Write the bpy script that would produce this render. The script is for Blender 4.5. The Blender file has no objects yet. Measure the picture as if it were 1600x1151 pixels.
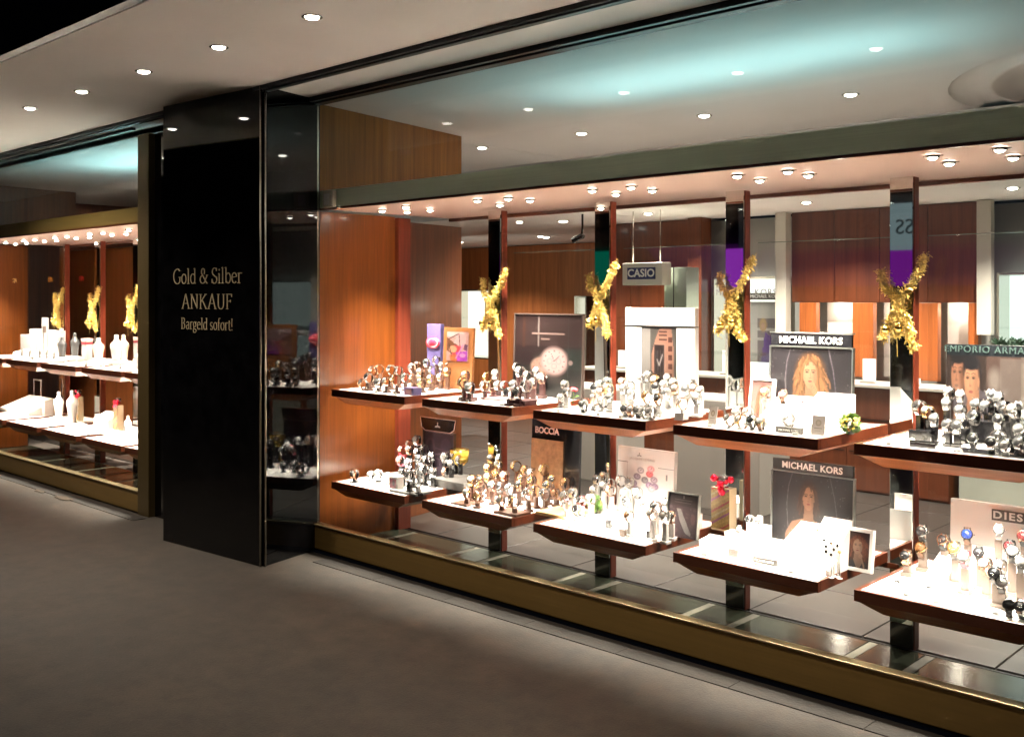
import bpy, bmesh, math, random
import numpy as np
from mathutils import Vector, Matrix
random.seed(7)
rad = math.radians
SC = bpy.context.scene
COL = SC.collection

# ---------------------------------------------------------------- camera, world, exposure
EYE = 1.6; FOC = 1583.0; YAW = 43.5; HOR = 465.0
cam = bpy.data.cameras.new('camera'); camo = bpy.data.objects.new('camera', cam); COL.objects.link(camo)
camo.location = (0, 0, EYE); camo.rotation_euler = (rad(90), 0, rad(YAW))
cam.sensor_width = 36; cam.lens = 36 * FOC / 1600; cam.shift_y = -(575.5 - HOR) / 1600
cam.clip_start = .05; cam.clip_end = 200
SC.camera = camo
W = bpy.data.worlds.new('World'); SC.world = W; W.use_nodes = True
bg = W.node_tree.nodes['Background']
bg.inputs[0].default_value = (.012, .014, .022, 1); bg.inputs[1].default_value = .06    # moonless night sky
SC.view_settings.view_transform = 'Standard'; SC.view_settings.look = 'None'
SC.view_settings.exposure = .52; SC.view_settings.gamma = 1
SC.render.engine = 'CYCLES'
cy = SC.cycles
cy.use_denoising = True; cy.max_bounces = 8; cy.diffuse_bounces = 4; cy.glossy_bounces = 5
cy.transparent_max_bounces = 16; cy.transmission_bounces = 4; cy.sample_clamp_indirect = 30; cy.caustics_reflective = False
cy.caustics_refractive = False; cy.use_light_tree = True; cy.blur_glossy = .3

# lamp strengths (watts)
P_CANOPY, P_SPOT, P_UNDER, P_SHOP, P_ADDED_UP = 80, 235, 17, 230, 5

F_ = (-math.sin(rad(YAW)), math.cos(rad(YAW))); R_ = (math.cos(rad(YAW)), math.sin(rad(YAW)))
def at(px, py, y=None, z=None):
    """the point seen at a photo position, on the plane of the given depth or height"""
    k = (px - 800) / FOC; d = (F_[0] + k * R_[0], F_[1] + k * R_[1], (HOR - py) / FOC)
    t = y / d[1] if y is not None else (z - EYE) / d[2]
    return Vector((d[0] * t, d[1] * t, EYE + d[2] * t))

# ---------------------------------------------------------------- materials
MATS = {}
def new_mat(name):
    m = bpy.data.materials.new(name); m.use_nodes = True
    nt = m.node_tree; b = nt.nodes['Principled BSDF']
    return m, nt, b
def mat(name, col=(.5, .5, .5), rough=.5, metal=0, spec=.5, noise=0, nscale=8, bump=0, bscale=60, coat=0, stretch=None, rvar=0, emit=None, es=0):
    if name in MATS: return MATS[name]
    m, nt, b = new_mat(name)
    b.inputs['Base Color'].default_value = (*col, 1); b.inputs['Roughness'].default_value = rough
    b.inputs['Metallic'].default_value = metal; b.inputs['Specular IOR Level'].default_value = spec
    b.inputs['Coat Weight'].default_value = coat; b.inputs['Coat Roughness'].default_value = .08
    N, Lk = nt.nodes, nt.links
    if noise or bump or rvar:
        tc = N.new('ShaderNodeTexCoord'); mp = N.new('ShaderNodeMapping'); Lk.new(tc.outputs['Object'], mp.inputs[0])
        if stretch: mp.inputs['Scale'].default_value = stretch
    if noise or rvar:
        n = N.new('ShaderNodeTexNoise'); n.inputs['Scale'].default_value = nscale; n.inputs['Detail'].default_value = 6; n.inputs['Roughness'].default_value = .6
        Lk.new(mp.outputs[0], n.inputs['Vector'])
        if noise:
            r = N.new('ShaderNodeValToRGB'); r.color_ramp.elements[0].position = .3; r.color_ramp.elements[1].position = .7
            r.color_ramp.elements[0].color = (*[c * (1 - noise) for c in col], 1); r.color_ramp.elements[1].color = (*[min(1, c * (1 + noise)) for c in col], 1)
            Lk.new(n.outputs['Fac'], r.inputs[0]); Lk.new(r.outputs[0], b.inputs['Base Color'])
        if rvar:
            q = N.new('ShaderNodeMapRange'); q.inputs['To Min'].default_value = max(0, rough - rvar); q.inputs['To Max'].default_value = rough + rvar
            Lk.new(n.outputs['Fac'], q.inputs['Value']); Lk.new(q.outputs[0], b.inputs['Roughness'])
    if bump:
        n2 = N.new('ShaderNodeTexNoise'); n2.inputs['Scale'].default_value = bscale; n2.inputs['Detail'].default_value = 4
        Lk.new(mp.outputs[0], n2.inputs['Vector'])
        bp = N.new('ShaderNodeBump'); bp.inputs['Strength'].default_value = bump; bp.inputs['Distance'].default_value = .01
        Lk.new(n2.outputs['Fac'], bp.inputs['Height']); Lk.new(bp.outputs[0], b.inputs['Normal'])
    if emit: b.inputs['Emission Color'].default_value = (*emit, 1); b.inputs['Emission Strength'].default_value = es
    MATS[name] = m; return m
def wood(name, col, rough=.3, coat=.3, vert=True):
    """veneer with long grain"""
    if name in MATS: return MATS[name]
    m, nt, b = new_mat(name); N, Lk = nt.nodes, nt.links
    tc = N.new('ShaderNodeTexCoord'); mp = N.new('ShaderNodeMapping'); Lk.new(tc.outputs['Object'], mp.inputs[0])
    mp.inputs['Scale'].default_value = (9, 9, .35) if vert else (.5, 9, 9)
    n = N.new('ShaderNodeTexNoise'); n.inputs['Scale'].default_value = 2.2; n.inputs['Detail'].default_value = 8; n.inputs['Roughness'].default_value = .62; n.inputs['Distortion'].default_value = .6
    Lk.new(mp.outputs[0], n.inputs['Vector'])
    mp2 = N.new('ShaderNodeMapping'); Lk.new(tc.outputs['Object'], mp2.inputs[0]); mp2.inputs['Scale'].default_value = (110, 110, 2.5) if vert else (3, 110, 110)
    n2 = N.new('ShaderNodeTexNoise'); n2.inputs['Scale'].default_value = 1.5; n2.inputs['Detail'].default_value = 3; Lk.new(mp2.outputs[0], n2.inputs['Vector'])
    ad = N.new('ShaderNodeMath'); ad.operation = 'MULTIPLY_ADD'; ad.inputs[1].default_value = .28; Lk.new(n2.outputs['Fac'], ad.inputs[0]); 
    sc = N.new('ShaderNodeMath'); sc.operation = 'MULTIPLY'; sc.inputs[1].default_value = .72; Lk.new(n.outputs['Fac'], sc.inputs[0]); Lk.new(sc.outputs[0], ad.inputs[2])
    r = N.new('ShaderNodeValToRGB'); e = r.color_ramp.elements
    e[0].position = .34; e[1].position = .66; e[0].color = (*[c * .66 for c in col], 1); e[1].color = (col[0] * 1.28, col[1] * 1.36, col[2] * 1.4, 1)
    Lk.new(ad.outputs[0], r.inputs[0]); Lk.new(r.outputs[0], b.inputs['Base Color'])
    b.inputs['Roughness'].default_value = rough; b.inputs['Coat Weight'].default_value = coat; b.inputs['Coat Roughness'].default_value = .12
    MATS[name] = m; return m
def glass_mat(name, tint=(.93, .97, .95), refl=1.0):
    """thin pane: light passes, reflections by angle"""
    m, nt, b = new_mat(name); N, Lk = nt.nodes, nt.links
    out = N['Material Output']; N.remove(b)
    t = N.new('ShaderNodeBsdfTransparent'); t.inputs[0].default_value = (*tint, 1)
    g = N.new('ShaderNodeBsdfGlossy'); g.inputs['Roughness'].default_value = .0
    ge = N.new('ShaderNodeNewGeometry'); dt = N.new('ShaderNodeVectorMath'); dt.operation = 'DOT_PRODUCT'
    Lk.new(ge.outputs['Incoming'], dt.inputs[0]); Lk.new(ge.outputs['Normal'], dt.inputs[1])
    def M_(op, a, b_):
        q = N.new('ShaderNodeMath'); q.operation = op
        for i, v in enumerate((a, b_)):
            if v is None: continue
            if isinstance(v, (int, float)): q.inputs[i].default_value = v
            else: Lk.new(v, q.inputs[i])
        return q.outputs[0]
    c = M_('SUBTRACT', 1, M_('ABSOLUTE', dt.outputs['Value'], None)); p5 = M_('POWER', c, 5)
    ml_ = M_('MULTIPLY', M_('ADD', M_('MULTIPLY', p5, .95), .042), refl)
    ml = type('o', (), {'outputs': [ml_]})
    mx = N.new('ShaderNodeMixShader'); Lk.new(ml.outputs[0], mx.inputs[0]); Lk.new(t.outputs[0], mx.inputs[1]); Lk.new(g.outputs[0], mx.inputs[2]); Lk.new(mx.outputs[0], out.inputs[0])
    MATS[name] = m; return m
def emit_mat(name, col, s):
    if name in MATS: return MATS[name]
    m, nt, b = new_mat(name); nt.nodes.remove(b)
    e = nt.nodes.new('ShaderNodeEmission'); e.inputs[0].default_value = (*col, 1); e.inputs[1].default_value = s
    nt.links.new(e.outputs[0], nt.nodes['Material Output'].inputs[0]); MATS[name] = m; return m

panel_wood = wood('cherry_panel', (.15, .038, .006), .3, .35)
dark_wood = wood('cherry_dark', (.15, .042, .012), .34, .3)
upper_wood = wood('cherry_upper', (.32, .115, .012), .5, .08)
tray_wood = wood('tray_wood', (.115, .026, .010), .3, .35, vert=False)
post_wood = wood('post_wood', (.17, .030, .014), .35, .2)
back_wood = wood('back_wood', (.105, .026, .009), .35, .25)
white_cloth = mat('tray_white', (.86, .83, .80), .5, noise=.02, nscale=20, bump=.05, bscale=300)
plaster = mat('plaster', (.86, .82, .80), .9, noise=.03, nscale=1.3, bump=.06, bscale=40)
canopy_plaster = mat('canopy_plaster', (.86, .80, .76), .9, noise=.05, nscale=.9, bump=.08, bscale=30)
steel = mat('brushed_steel', (.90, .94, .76), .45, .1, noise=.06, nscale=3, stretch=(.4, 60, 60), rvar=.05)
bronze = mat('bronze_sill', (.26, .165, .048), .5, .45, noise=.10, nscale=2, stretch=(.6, 30, 30), rvar=.08)
def brush(m):
    nt = m.node_tree; b = nt.nodes['Principled BSDF']; b.inputs['Anisotropic'].default_value = .9
    c = nt.nodes.new('ShaderNodeCombineXYZ'); c.inputs[0].default_value = 1; nt.links.new(c.outputs[0], b.inputs['Tangent'])
brush(steel)
trim_steel = mat('trim_steel', (.55, .52, .45), .25, 1)
black_metal = mat('black_metal', (.012, .012, .012), .35, .3)
granite = mat('black_granite', (.0025, .0025, .003), .03, 0, spec=.35, noise=.6, nscale=9, coat=0, rvar=.028)
mirror = mat('mirror', (.72, .76, .75), .02, 1)
chrome = mat('chrome', (.8, .8, .8), .1, 1)
white_paint = mat('white_paint', (.8, .79, .77), .45)
cream = mat('cream', (.66, .62, .52), .5)
grey_card = mat('grey_card', (.085, .08, .076), .6)
black_gloss = mat('black_gloss', (.012, .012, .014), .18, coat=.4)
pane = glass_mat('window_glass', (.95, .975, .96), .45); clear = glass_mat('clear_acrylic', (.985, .99, .985), .3)

# ---------------------------------------------------------------- mesh helpers
class MB:
    def __init__(s): s.v = []; s.f = []; s.m = []; s.mi = 0; s.sm = []
    def _add(s, vs, fs, smooth=False):
        o = len(s.v); s.v += [tuple(v) for v in vs]; s.f += [tuple(i + o for i in f) for f in fs]; s.m += [s.mi] * len(fs); s.sm += [smooth] * len(fs); return s
    def box(s, a, b, M=None):
        x0, y0, z0 = a; x1, y1, z1 = b
        vs = [Vector(p) for p in ((x0,y0,z0),(x1,y0,z0),(x1,y1,z0),(x0,y1,z0),(x0,y0,z1),(x1,y0,z1),(x1,y1,z1),(x0,y1,z1))]
        if M: vs = [M @ v for v in vs]
        return s._add(vs, [(0,3,2,1),(4,5,6,7),(0,1,5,4),(1,2,6,5),(2,3,7,6),(3,0,4,7)])
    def bbox(s, a, b, r=.004):
        """box with chamfered edges"""
        bm = bmesh.new(); bmesh.ops.create_cube(bm, size=1)
        for v in bm.verts: v.co = Vector([(a[i] + b[i]) / 2 + v.co[i] * (b[i] - a[i]) for i in range(3)])
        bmesh.ops.bevel(bm, geom=bm.edges[:], offset=r, segments=2, affect='EDGES', profile=.5)
        bm.verts.index_update(); s._add([v.co.copy() for v in bm.verts], [tuple(v.index for v in f.verts) for f in bm.faces]); bm.free(); return s
    def prism(s, poly, z0, z1, M=None):
        n = len(poly); vs = [Vector((x, y, z0)) for x, y in poly] + [Vector((x, y, z1)) for x, y in poly]
        if M: vs = [M @ v for v in vs]
        return s._add(vs, [tuple(reversed(range(n))), tuple(range(n, 2 * n))] + [(i, (i + 1) % n, n + (i + 1) % n, n + i) for i in range(n)])
    def lathe(s, prof, seg=16, M=None, sx=1, sy=1, cap=True):
        vs = []; fs = []
        for r, z in prof:
            for k in range(seg):
                a = 2 * math.pi * k / seg; vs.append(Vector((r * math.cos(a) * sx, r * math.sin(a) * sy, z)))
        if M: vs = [M @ v for v in vs]
        for i in range(len(prof) - 1):
            for k in range(seg):
                k2 = (k + 1) % seg; fs.append((i*seg+k, i*seg+k2, (i+1)*seg+k2, (i+1)*seg+k))
        s._add(vs, fs, True)
        if cap:
            o = len(s.v) - len(vs); n = len(prof)
            s.f.append(tuple(o + k for k in reversed(range(seg)))); s.f.append(tuple(o + (n-1)*seg + k for k in range(seg))); s.m += [s.mi]*2; s.sm += [False]*2
        return s
    def tube(s, pts, r, seg=8):
        pts = [Vector(p) for p in pts]; vs = []; fs = []
        for i, p in enumerate(pts):
            t = (pts[min(i+1, len(pts)-1)] - pts[max(i-1, 0)]).normalized()
            u = t.orthogonal().normalized() if abs(t.z) > .9 else t.cross(Vector((0,0,1))).normalized(); w = t.cross(u)
            rr = r[i] if isinstance(r, (list, tuple)) else r
            for k in range(seg):
                a = 2*math.pi*k/seg; vs.append(p + u*math.cos(a)*rr + w*math.sin(a)*rr)
        for i in range(len(pts)-1):
            for k in range(seg):
                k2 = (k+1)%seg; fs.append((i*seg+k, i*seg+k2, (i+1)*seg+k2, (i+1)*seg+k))
        fs += [tuple(reversed(range(seg))), tuple((len(pts)-1)*seg+k for k in range(seg))]
        return s._add(vs, fs, True)
    def ball(s, c, r, seg=12, rings=8, sc=(1,1,1)):
        prof = [(max(1e-4, r*math.sin(math.pi*i/rings)), -r*math.cos(math.pi*i/rings)) for i in range(rings+1)]
        return s.lathe(prof, seg, Matrix.Translation(c) @ Matrix.Diagonal((*sc, 1)))
    def quad(s, *p): return s._add([Vector(q) for q in p], [(0,1,2,3)])
    def mesh(s, name, mats):
        me = bpy.data.meshes.new(name); me.from_pydata(s.v, [], s.f); me.validate()
        for m in (mats if isinstance(mats, (list, tuple)) else [mats]): me.materials.append(m)
        if len(me.polygons) == len(s.f):
            me.polygons.foreach_set('material_index', s.m); me.polygons.foreach_set('use_smooth', s.sm)
        me.update(); return me
def link(name, me, parent=None, loc=None, rot=None):
    o = bpy.data.objects.new(name, me); COL.objects.link(o)
    if parent: o.parent = parent
    if loc is not None: o.location = loc
    if rot is not None: o.rotation_euler = rot
    return o
def obj(name, mb, m, parent=None, loc=None, rot=None): return link(name, mb.mesh(name, m), parent, loc, rot)
def tag(o, label, cat, group=None):
    o['label'] = label; o['category'] = cat
    if group: o['group'] = group
    return o
def empty(name, label, cat, loc=(0,0,0), rot=0, group=None):
    o = bpy.data.objects.new(name, None); COL.objects.link(o); o.location = loc
    o.rotation_euler = rot if isinstance(rot, (tuple, list)) else (0, 0, rot); o.empty_display_size = .05
    return tag(o, label, cat, group)
def struct(name, mb, m, parent=None, **k):
    o = obj(name, mb, m, parent, **k)
    if not parent: o['kind'] = 'structure'
    return o
def B(a, b): return MB().box(a, b)
def BB(a, b, r=.004): return MB().bbox(a, b, r)
def lamp(name, kind, loc, power, color, parent=None, size=.03, cone=100, blend=.5, target=None, rot=None, sy=None):
    l = bpy.data.lights.new(name, kind); l.energy = power; l.color = color
    if name == 'added_tray_lamp': l.spread = rad(90)
    if kind == 'SPOT': l.spot_size = rad(cone); l.spot_blend = blend; l.shadow_soft_size = size
    elif kind == 'AREA':
        l.size = size
        if sy: l.shape = 'RECTANGLE'; l.size_y = sy
    else: l.shadow_soft_size = size
    o = bpy.data.objects.new(name, l); COL.objects.link(o); o.location = loc
    if parent: o.parent = parent
    if target is not None:
        d = (Vector(target) - Vector(loc)).normalized(); o.rotation_euler = d.to_track_quat('-Z', 'Y').to_euler()
    elif rot: o.rotation_euler = rot
    return o
ORD = ['first','second','third','fourth','fifth','sixth','seventh','eighth','ninth','tenth','eleventh','twelfth','thirteenth','fourteenth','fifteenth','sixteenth','seventeenth','eighteenth','nineteenth','twentieth','twenty-first','twenty-second','twenty-third','twenty-fourth']

def text_mesh(s, size, depth=.0015, spacing=1.0, sx=1.0, align='CENTER', bold=0):
    c = bpy.data.curves.new('lettering', 'FONT'); c.body = s; c.size = size; c.extrude = depth; c.align_x = align; c.align_y = 'CENTER'
    c.space_character = spacing; c.offset = bold; c.resolution_u = 3
    o = bpy.data.objects.new('lettering', c); COL.objects.link(o)
    me = bpy.data.meshes.new_from_object(o.evaluated_get(bpy.context.evaluated_depsgraph_get()))
    bpy.data.objects.remove(o)
    for v in me.vertices: v.co.x *= sx
    return me
def text(s, size, m, parent, loc, rot=(rad(90), 0, 0), **k):
    me = text_mesh(s, size, **k); me.materials.clear(); me.materials.append(m); me.name = 'lettering'
    return link('lettering', me, parent, loc, rot)

# printed boards: flat print as a fine grid of coloured cells
class Art:
    def __init__(s, w, h, bg=(0,0,0)):
        s.w, s.h = w, h; s.a = np.zeros((h, w, 3)); s.a[:] = bg
        s.X, s.Y = np.meshgrid((np.arange(w)+.5)/w, 1-(np.arange(h)+.5)/h)
    def mask(s, m, c, al=1): m = (m*al)[..., None] if m.dtype != bool else (m.astype(float)*al)[..., None]; s.a = s.a*(1-m) + np.array(c)*m; return s
    def ell(s, x, y, rx, ry, c, al=1, soft=.25, ang=0):
        A = (rad(ang)); asp = s.h/s.w
        dx = s.X-x; dy = (s.Y-y)*asp; u = dx*math.cos(A)+dy*math.sin(A); v = -dx*math.sin(A)+dy*math.cos(A)
        d = np.sqrt((u/rx)**2+(v/(ry*asp))**2); return s.mask(np.clip((1-d)/soft+.5, 0, 1), c, al)
    def rect(s, x0, y0, x1, y1, c, al=1): return s.mask((s.X>=x0)&(s.X<=x1)&(s.Y>=y0)&(s.Y<=y1), c, al)
    def poly(s, pts, c, al=1):
        m = np.zeros_like(s.X, bool); n = len(pts)
        for i in range(n):
            x1, y1 = pts[i]; x2, y2 = pts[(i+1)%n]
            if y1 == y2: continue
            cnd = ((y1 > s.Y) != (y2 > s.Y)) & (s.X < (x2-x1)*(s.Y-y1)/(y2-y1)+x1); m ^= cnd
        return s.mask(m, c, al)
    def line(s, pts, wd, c, al=1):
        asp = s.h/s.w; m = np.zeros_like(s.X)
        for (x1,y1),(x2,y2) in zip(pts, pts[1:]):
            ax, ay, bx, by = x1, y1*asp, x2, y2*asp; L2 = (bx-ax)**2+(by-ay)**2+1e-9
            t = np.clip(((s.X-ax)*(bx-ax)+(s.Y*asp-ay)*(by-ay))/L2, 0, 1)
            d = np.hypot(s.X-ax-t*(bx-ax), s.Y*asp-ay-t*(by-ay)); m = np.maximum(m, np.clip((wd-d)/(wd*.5)+.3, 0, 1))
        return s.mask(m, c, al)
    def grain(s, amt, seed=0, cell=1):
        r = np.random.RandomState(seed); g = r.rand(s.h//cell+1, s.w//cell+1); g = np.kron(g, np.ones((cell, cell)))[:s.h, :s.w]
        s.a = np.clip(s.a*(1+(g[...,None]-.5)*amt), 0, 1); return s
def print_mat():
    if 'printed_card' in MATS: return MATS['printed_card']
    m, nt, b = new_mat('printed_card'); a = nt.nodes.new('ShaderNodeVertexColor'); a.layer_name = 'print'
    nt.links.new(a.outputs[0], b.inputs['Base Color']); b.inputs['Roughness'].default_value = .38; MATS['printed_card'] = m; return m
def print_mesh(art, w, h):
    """a print w x h metres, standing in the xz plane, centred at x, from z=0 up"""
    nx, ny = art.w, art.h
    xs = np.linspace(-w/2, w/2, nx+1); zs = np.linspace(h, 0, ny+1)
    vx, vz = np.meshgrid(xs, zs); vs = np.stack([vx.ravel(), np.zeros(vx.size), vz.ravel()], 1)
    i = np.arange(ny)[:,None]*(nx+1)+np.arange(nx)[None]; fs = np.stack([i, i+nx+1, i+nx+2, i+1], -1).reshape(-1, 4)
    me = bpy.data.meshes.new('print'); me.from_pydata(vs.tolist(), [], fs.tolist())
    ca = me.color_attributes.new('print', 'FLOAT_COLOR', 'CORNER')
    c = np.concatenate([art.a.reshape(-1,3)*getattr(art, 'k_', .24), np.ones((nx*ny,1))], 1).repeat(4, 0).astype(np.float32)
    ca.data.foreach_set('color', c.ravel()); me.materials.append(print_mat()); me.update(); return me

# ---------------------------------------------------------------- ground, canopy, ceilings
GY = 3.83                       # right window glass
pave = mat('pavement_stone', (.0265, .0195, .0135), .74, noise=.38, nscale=1.1, bump=.22, bscale=90, rvar=.12)
def ground_detail():
    nt = pave.node_tree; N, Lk = nt.nodes, nt.links
    tc = [n for n in N if n.type == 'TEX_COORD'][0]
    n = N.new('ShaderNodeTexNoise'); n.inputs['Scale'].default_value = 160; n.inputs['Detail'].default_value = 2; Lk.new(tc.outputs['Object'], n.inputs['Vector'])
    n3 = N.new('ShaderNodeTexNoise'); n3.inputs['Scale'].default_value = 7; n3.inputs['Detail'].default_value = 7; n3.inputs['Roughness'].default_value = .7; Lk.new(tc.outputs['Object'], n3.inputs['Vector'])
    b = N['Principled BSDF']; src = b.inputs['Base Color'].links[0].from_socket
    r = N.new('ShaderNodeMapRange'); r.inputs['From Min'].default_value = .3; r.inputs['From Max'].default_value = .7; r.inputs['To Min'].default_value = .72; r.inputs['To Max'].default_value = 1.22
    Lk.new(n.outputs['Fac'], r.inputs['Value'])
    r3 = N.new('ShaderNodeMapRange'); r3.inputs['From Min'].default_value = .35; r3.inputs['From Max'].default_value = .62; r3.inputs['To Min'].default_value = .55; r3.inputs['To Max'].default_value = 1.12
    Lk.new(n3.outputs['Fac'], r3.inputs['Value'])
    mm = N.new('ShaderNodeMath'); mm.operation = 'MULTIPLY'; Lk.new(r.outputs[0], mm.inputs[0]); Lk.new(r3.outputs[0], mm.inputs[1])
    vo = N.new('ShaderNodeTexVoronoi'); vo.inputs['Scale'].default_value = 2.6; vo.inputs['Randomness'].default_value = 1; Lk.new(tc.outputs['Object'], vo.inputs['Vector'])
    gm = N.new('ShaderNodeMapRange'); gm.inputs['From Min'].default_value = .035; gm.inputs['From Max'].default_value = .055; gm.inputs['To Min'].default_value = .62; gm.inputs['To Max'].default_value = 1; Lk.new(vo.outputs['Distance'], gm.inputs['Value'])
    m2 = N.new('ShaderNodeMath'); m2.operation = 'MULTIPLY'; Lk.new(mm.outputs[0], m2.inputs[0]); Lk.new(gm.outputs[0], m2.inputs[1]); mm = m2
    mx = N.new('ShaderNodeMixRGB'); mx.blend_type = 'MULTIPLY'; mx.inputs[0].default_value = 1; Lk.new(src, mx.inputs[1]); Lk.new(mm.outputs[0], mx.inputs[2]); Lk.new(mx.outputs[0], b.inputs['Base Color'])
ground_detail()
struct('pavement', MB().quad((-60, -60, 0), (60, -60, 0), (60, 3.72, 0), (-60, 3.72, 0)), pave)
gut = mat('gutter_sill_shade', (.012, .009, .0065), .88, noise=.3, nscale=5, bump=.3, bscale=70)
# gutter course along the shop front, single slabs; sill shadow put into its dark colour
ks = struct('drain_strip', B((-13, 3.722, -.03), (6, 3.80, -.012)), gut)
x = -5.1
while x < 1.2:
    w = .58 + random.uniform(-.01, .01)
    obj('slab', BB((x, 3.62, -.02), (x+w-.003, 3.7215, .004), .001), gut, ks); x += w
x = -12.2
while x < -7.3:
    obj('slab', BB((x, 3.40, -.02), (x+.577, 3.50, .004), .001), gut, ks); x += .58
def blotch(px, py, rx, ry, seed, label):
    r = random.Random(seed); c = at(px, py, z=0); n = 18
    pts = [(math.cos(2*math.pi*k/n)*rx*r.uniform(.6, 1.1), math.sin(2*math.pi*k/n)*ry*r.uniform(.6, 1.1)) for k in range(n)]
    o = obj('leaf_litter', MB().prism(pts, .0042, .007), mat('litter', (.035, .022, .012), .9, noise=.5, nscale=30), loc=c); o['kind'] = 'stuff'
    return o
blotch(100, 779, .16, .05, 1, ''); blotch(62, 768, .10, .03, 2, '')

CZ = 2.86
# canopy ceiling over the pavement with its black edge, ceiling strip and tracks
struct('canopy_ceiling', B((-14, 2.06, CZ), (6, 3.335, CZ+.06)), canopy_plaster)
struct('canopy_edge_beam', B((-14, 2.0, CZ+.003), (6, 2.057, CZ+.5)), black_metal)
struct('threshold_ceiling', B((-14, 3.40, CZ), (6, 3.745, CZ+.06)), canopy_plaster)
for y0, y1, z0 in ((3.338, 3.358, CZ-.022), (3.362, 3.397, CZ-.03)):
    struct('shutter_track', B((-14, y0, z0), (6, y1, CZ+.05)), black_metal)
struct('shutter_track', B((-5.34, 3.748, CZ-.028), (6, 3.775, CZ+.05)), black_metal)
struct('window_head_frame', BB((-5.34, 3.79, CZ-.035), (6, 3.855, CZ+.05), .003), black_metal)
struct('shutter_track', B((-14, 3.50, CZ-.022), (-7.2, 3.53, CZ-.001)), black_metal)
# shop ceiling with round recess
def ceiling():
    cx, cy, r = -.95, 6.8, 1.46; n = 48; m = MB()
    x0, x1, y0, y1 = -5.95, 4, 3.857, 7.35+1.2
    ring = [(cx+r*math.cos(2*math.pi*k/n), cy+r*math.sin(2*math.pi*k/n)) for k in range(n)]
    def edge(a):
        dx, dy = math.cos(a), math.sin(a); t = min(((x1-cx)/dx if dx > 1e-6 else (x0-cx)/dx if dx < -1e-6 else 1e9), ((y1-cy)/dy if dy > 1e-6 else (y0-cy)/dy if dy < -1e-6 else 1e9))
        return (cx+dx*t, cy+dy*t)
    angs = sorted([2*math.pi*k/n for k in range(n)] + [math.atan2(c[1]-cy, c[0]-cx) % (2*math.pi) for c in ((x0,y0),(x1,y0),(x1,y1),(x0,y1))])
    k2 = len(angs)
    for i in range(k2):
        a, b = angs[i], angs[(i+1)%k2]; p, q = edge(a), edge(b)
        m.quad((cx+r*math.cos(a), cy+r*math.sin(a), CZ), (cx+r*math.cos(b), cy+r*math.sin(b), CZ), (*q, CZ), (*p, CZ))
    m.lathe([(r, CZ), (r-.03, CZ+.028), (r-.20, CZ+.034), (r-.21, CZ+.012), (r-.25, CZ+.012), (r-.27, CZ+.045), (.01, CZ+.047)], 64, Matrix.Translation((cx, cy, 0)), cap=False)
    return m
struct('shop_ceiling', ceiling(), plaster)
struct('shop_ceiling_rear', B((-14, 7.05, 2.39), (-5.96, 17, 2.44)), plaster)
struct('ceiling_bulkhead', B((-5.945, 7.05, 2.39), (4, 8.75, 2.44)), plaster)
struct('bulkhead_face', B((-5.945, 7.03, 2.392), (4, 7.048, CZ)), plaster)
struct('shop_ceiling_side', B((-14, 3.60, CZ), (-5.96, 7.049, CZ+.05)), plaster)
struct('bulkhead_face', B((-14, 7.052, 2.442), (-5.96, 7.09, CZ)), plaster)

# shop floor: tiles
grout = mat('grout', (.10, .085, .075), .9)
tile_m = mat('floor_tile', (.036, .030, .026), .34, noise=.12, nscale=1.6, rvar=.06)
fl = struct('shop_floor', MB().quad((-14, 3.86, -.012), (4, 3.86, -.012), (4, 17, -.012), (-14, 17, -.012)), grout)
tm = BB((.004, .004, -.011), (.596, .596, 0), .002).mesh('tile', tile_m)
for i in range(17):
    for j in range(7):
        link('tile', tm, fl, (-9.9+i*.6, 4.62+j*.6, -.0005*((i*7+j*3) % 3)))
far_m = MB().box((-14, 8.83, -.011), (4, 17, -.001)); far_m.box((-14, 4.62, -.011), (-9.905, 8.82, -.001)); far_m.box((.31, 4.62, -.011), (4, 8.82, -.001))
obj('tile_field', far_m, tile_m, fl)
# greenish glass floor slabs between glass and posts
slab_m = mat('floor_slab', (.035, .040, .027), .16, noise=.35, nscale=2.2, rvar=.06)
strip_m = mat('pale_strip', (.13, .12, .09), .4)  # paler strips laid between the slabs
ws = struct('window_floor', B((-5.34, 3.865, -.012), (2, 4.60, -.010)), grout)
for i in range(7):
    c = -4.49 + .868*(i-1)
    obj('slab', BB((c+.155, 3.868, -.0095), (c+.868-.155, 4.56, .004), .002), slab_m, ws)
    obj('slab', BB((c-.105, 3.868, -.0095), (c+.105, 4.56, .004), .002), slab_m, ws)
    for s in (-1, 1): obj('floor_strip', B((c+s*.13-.021, 3.868, -.0095), (c+s*.13+.021, 4.56, .0025)), strip_m, ws)
obj('edge_strip', B((-5.34, 4.563, -.0095), (2, 4.575, .006)), black_metal, ws)
ws2 = struct('window_floor', B((-11.4, 3.60, -.012), (-7.2, 4.40, -.010)), grout)
for i in range(11):
    c = -11.3 + .40*i
    obj('slab', BB((c, 3.605, -.0095), (c+.34, 4.36, .004), .002), slab_m, ws2)
    obj('floor_strip', B((c+.345, 3.605, -.0095), (c+.395, 4.36, .0025)), strip_m, ws2)

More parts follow.
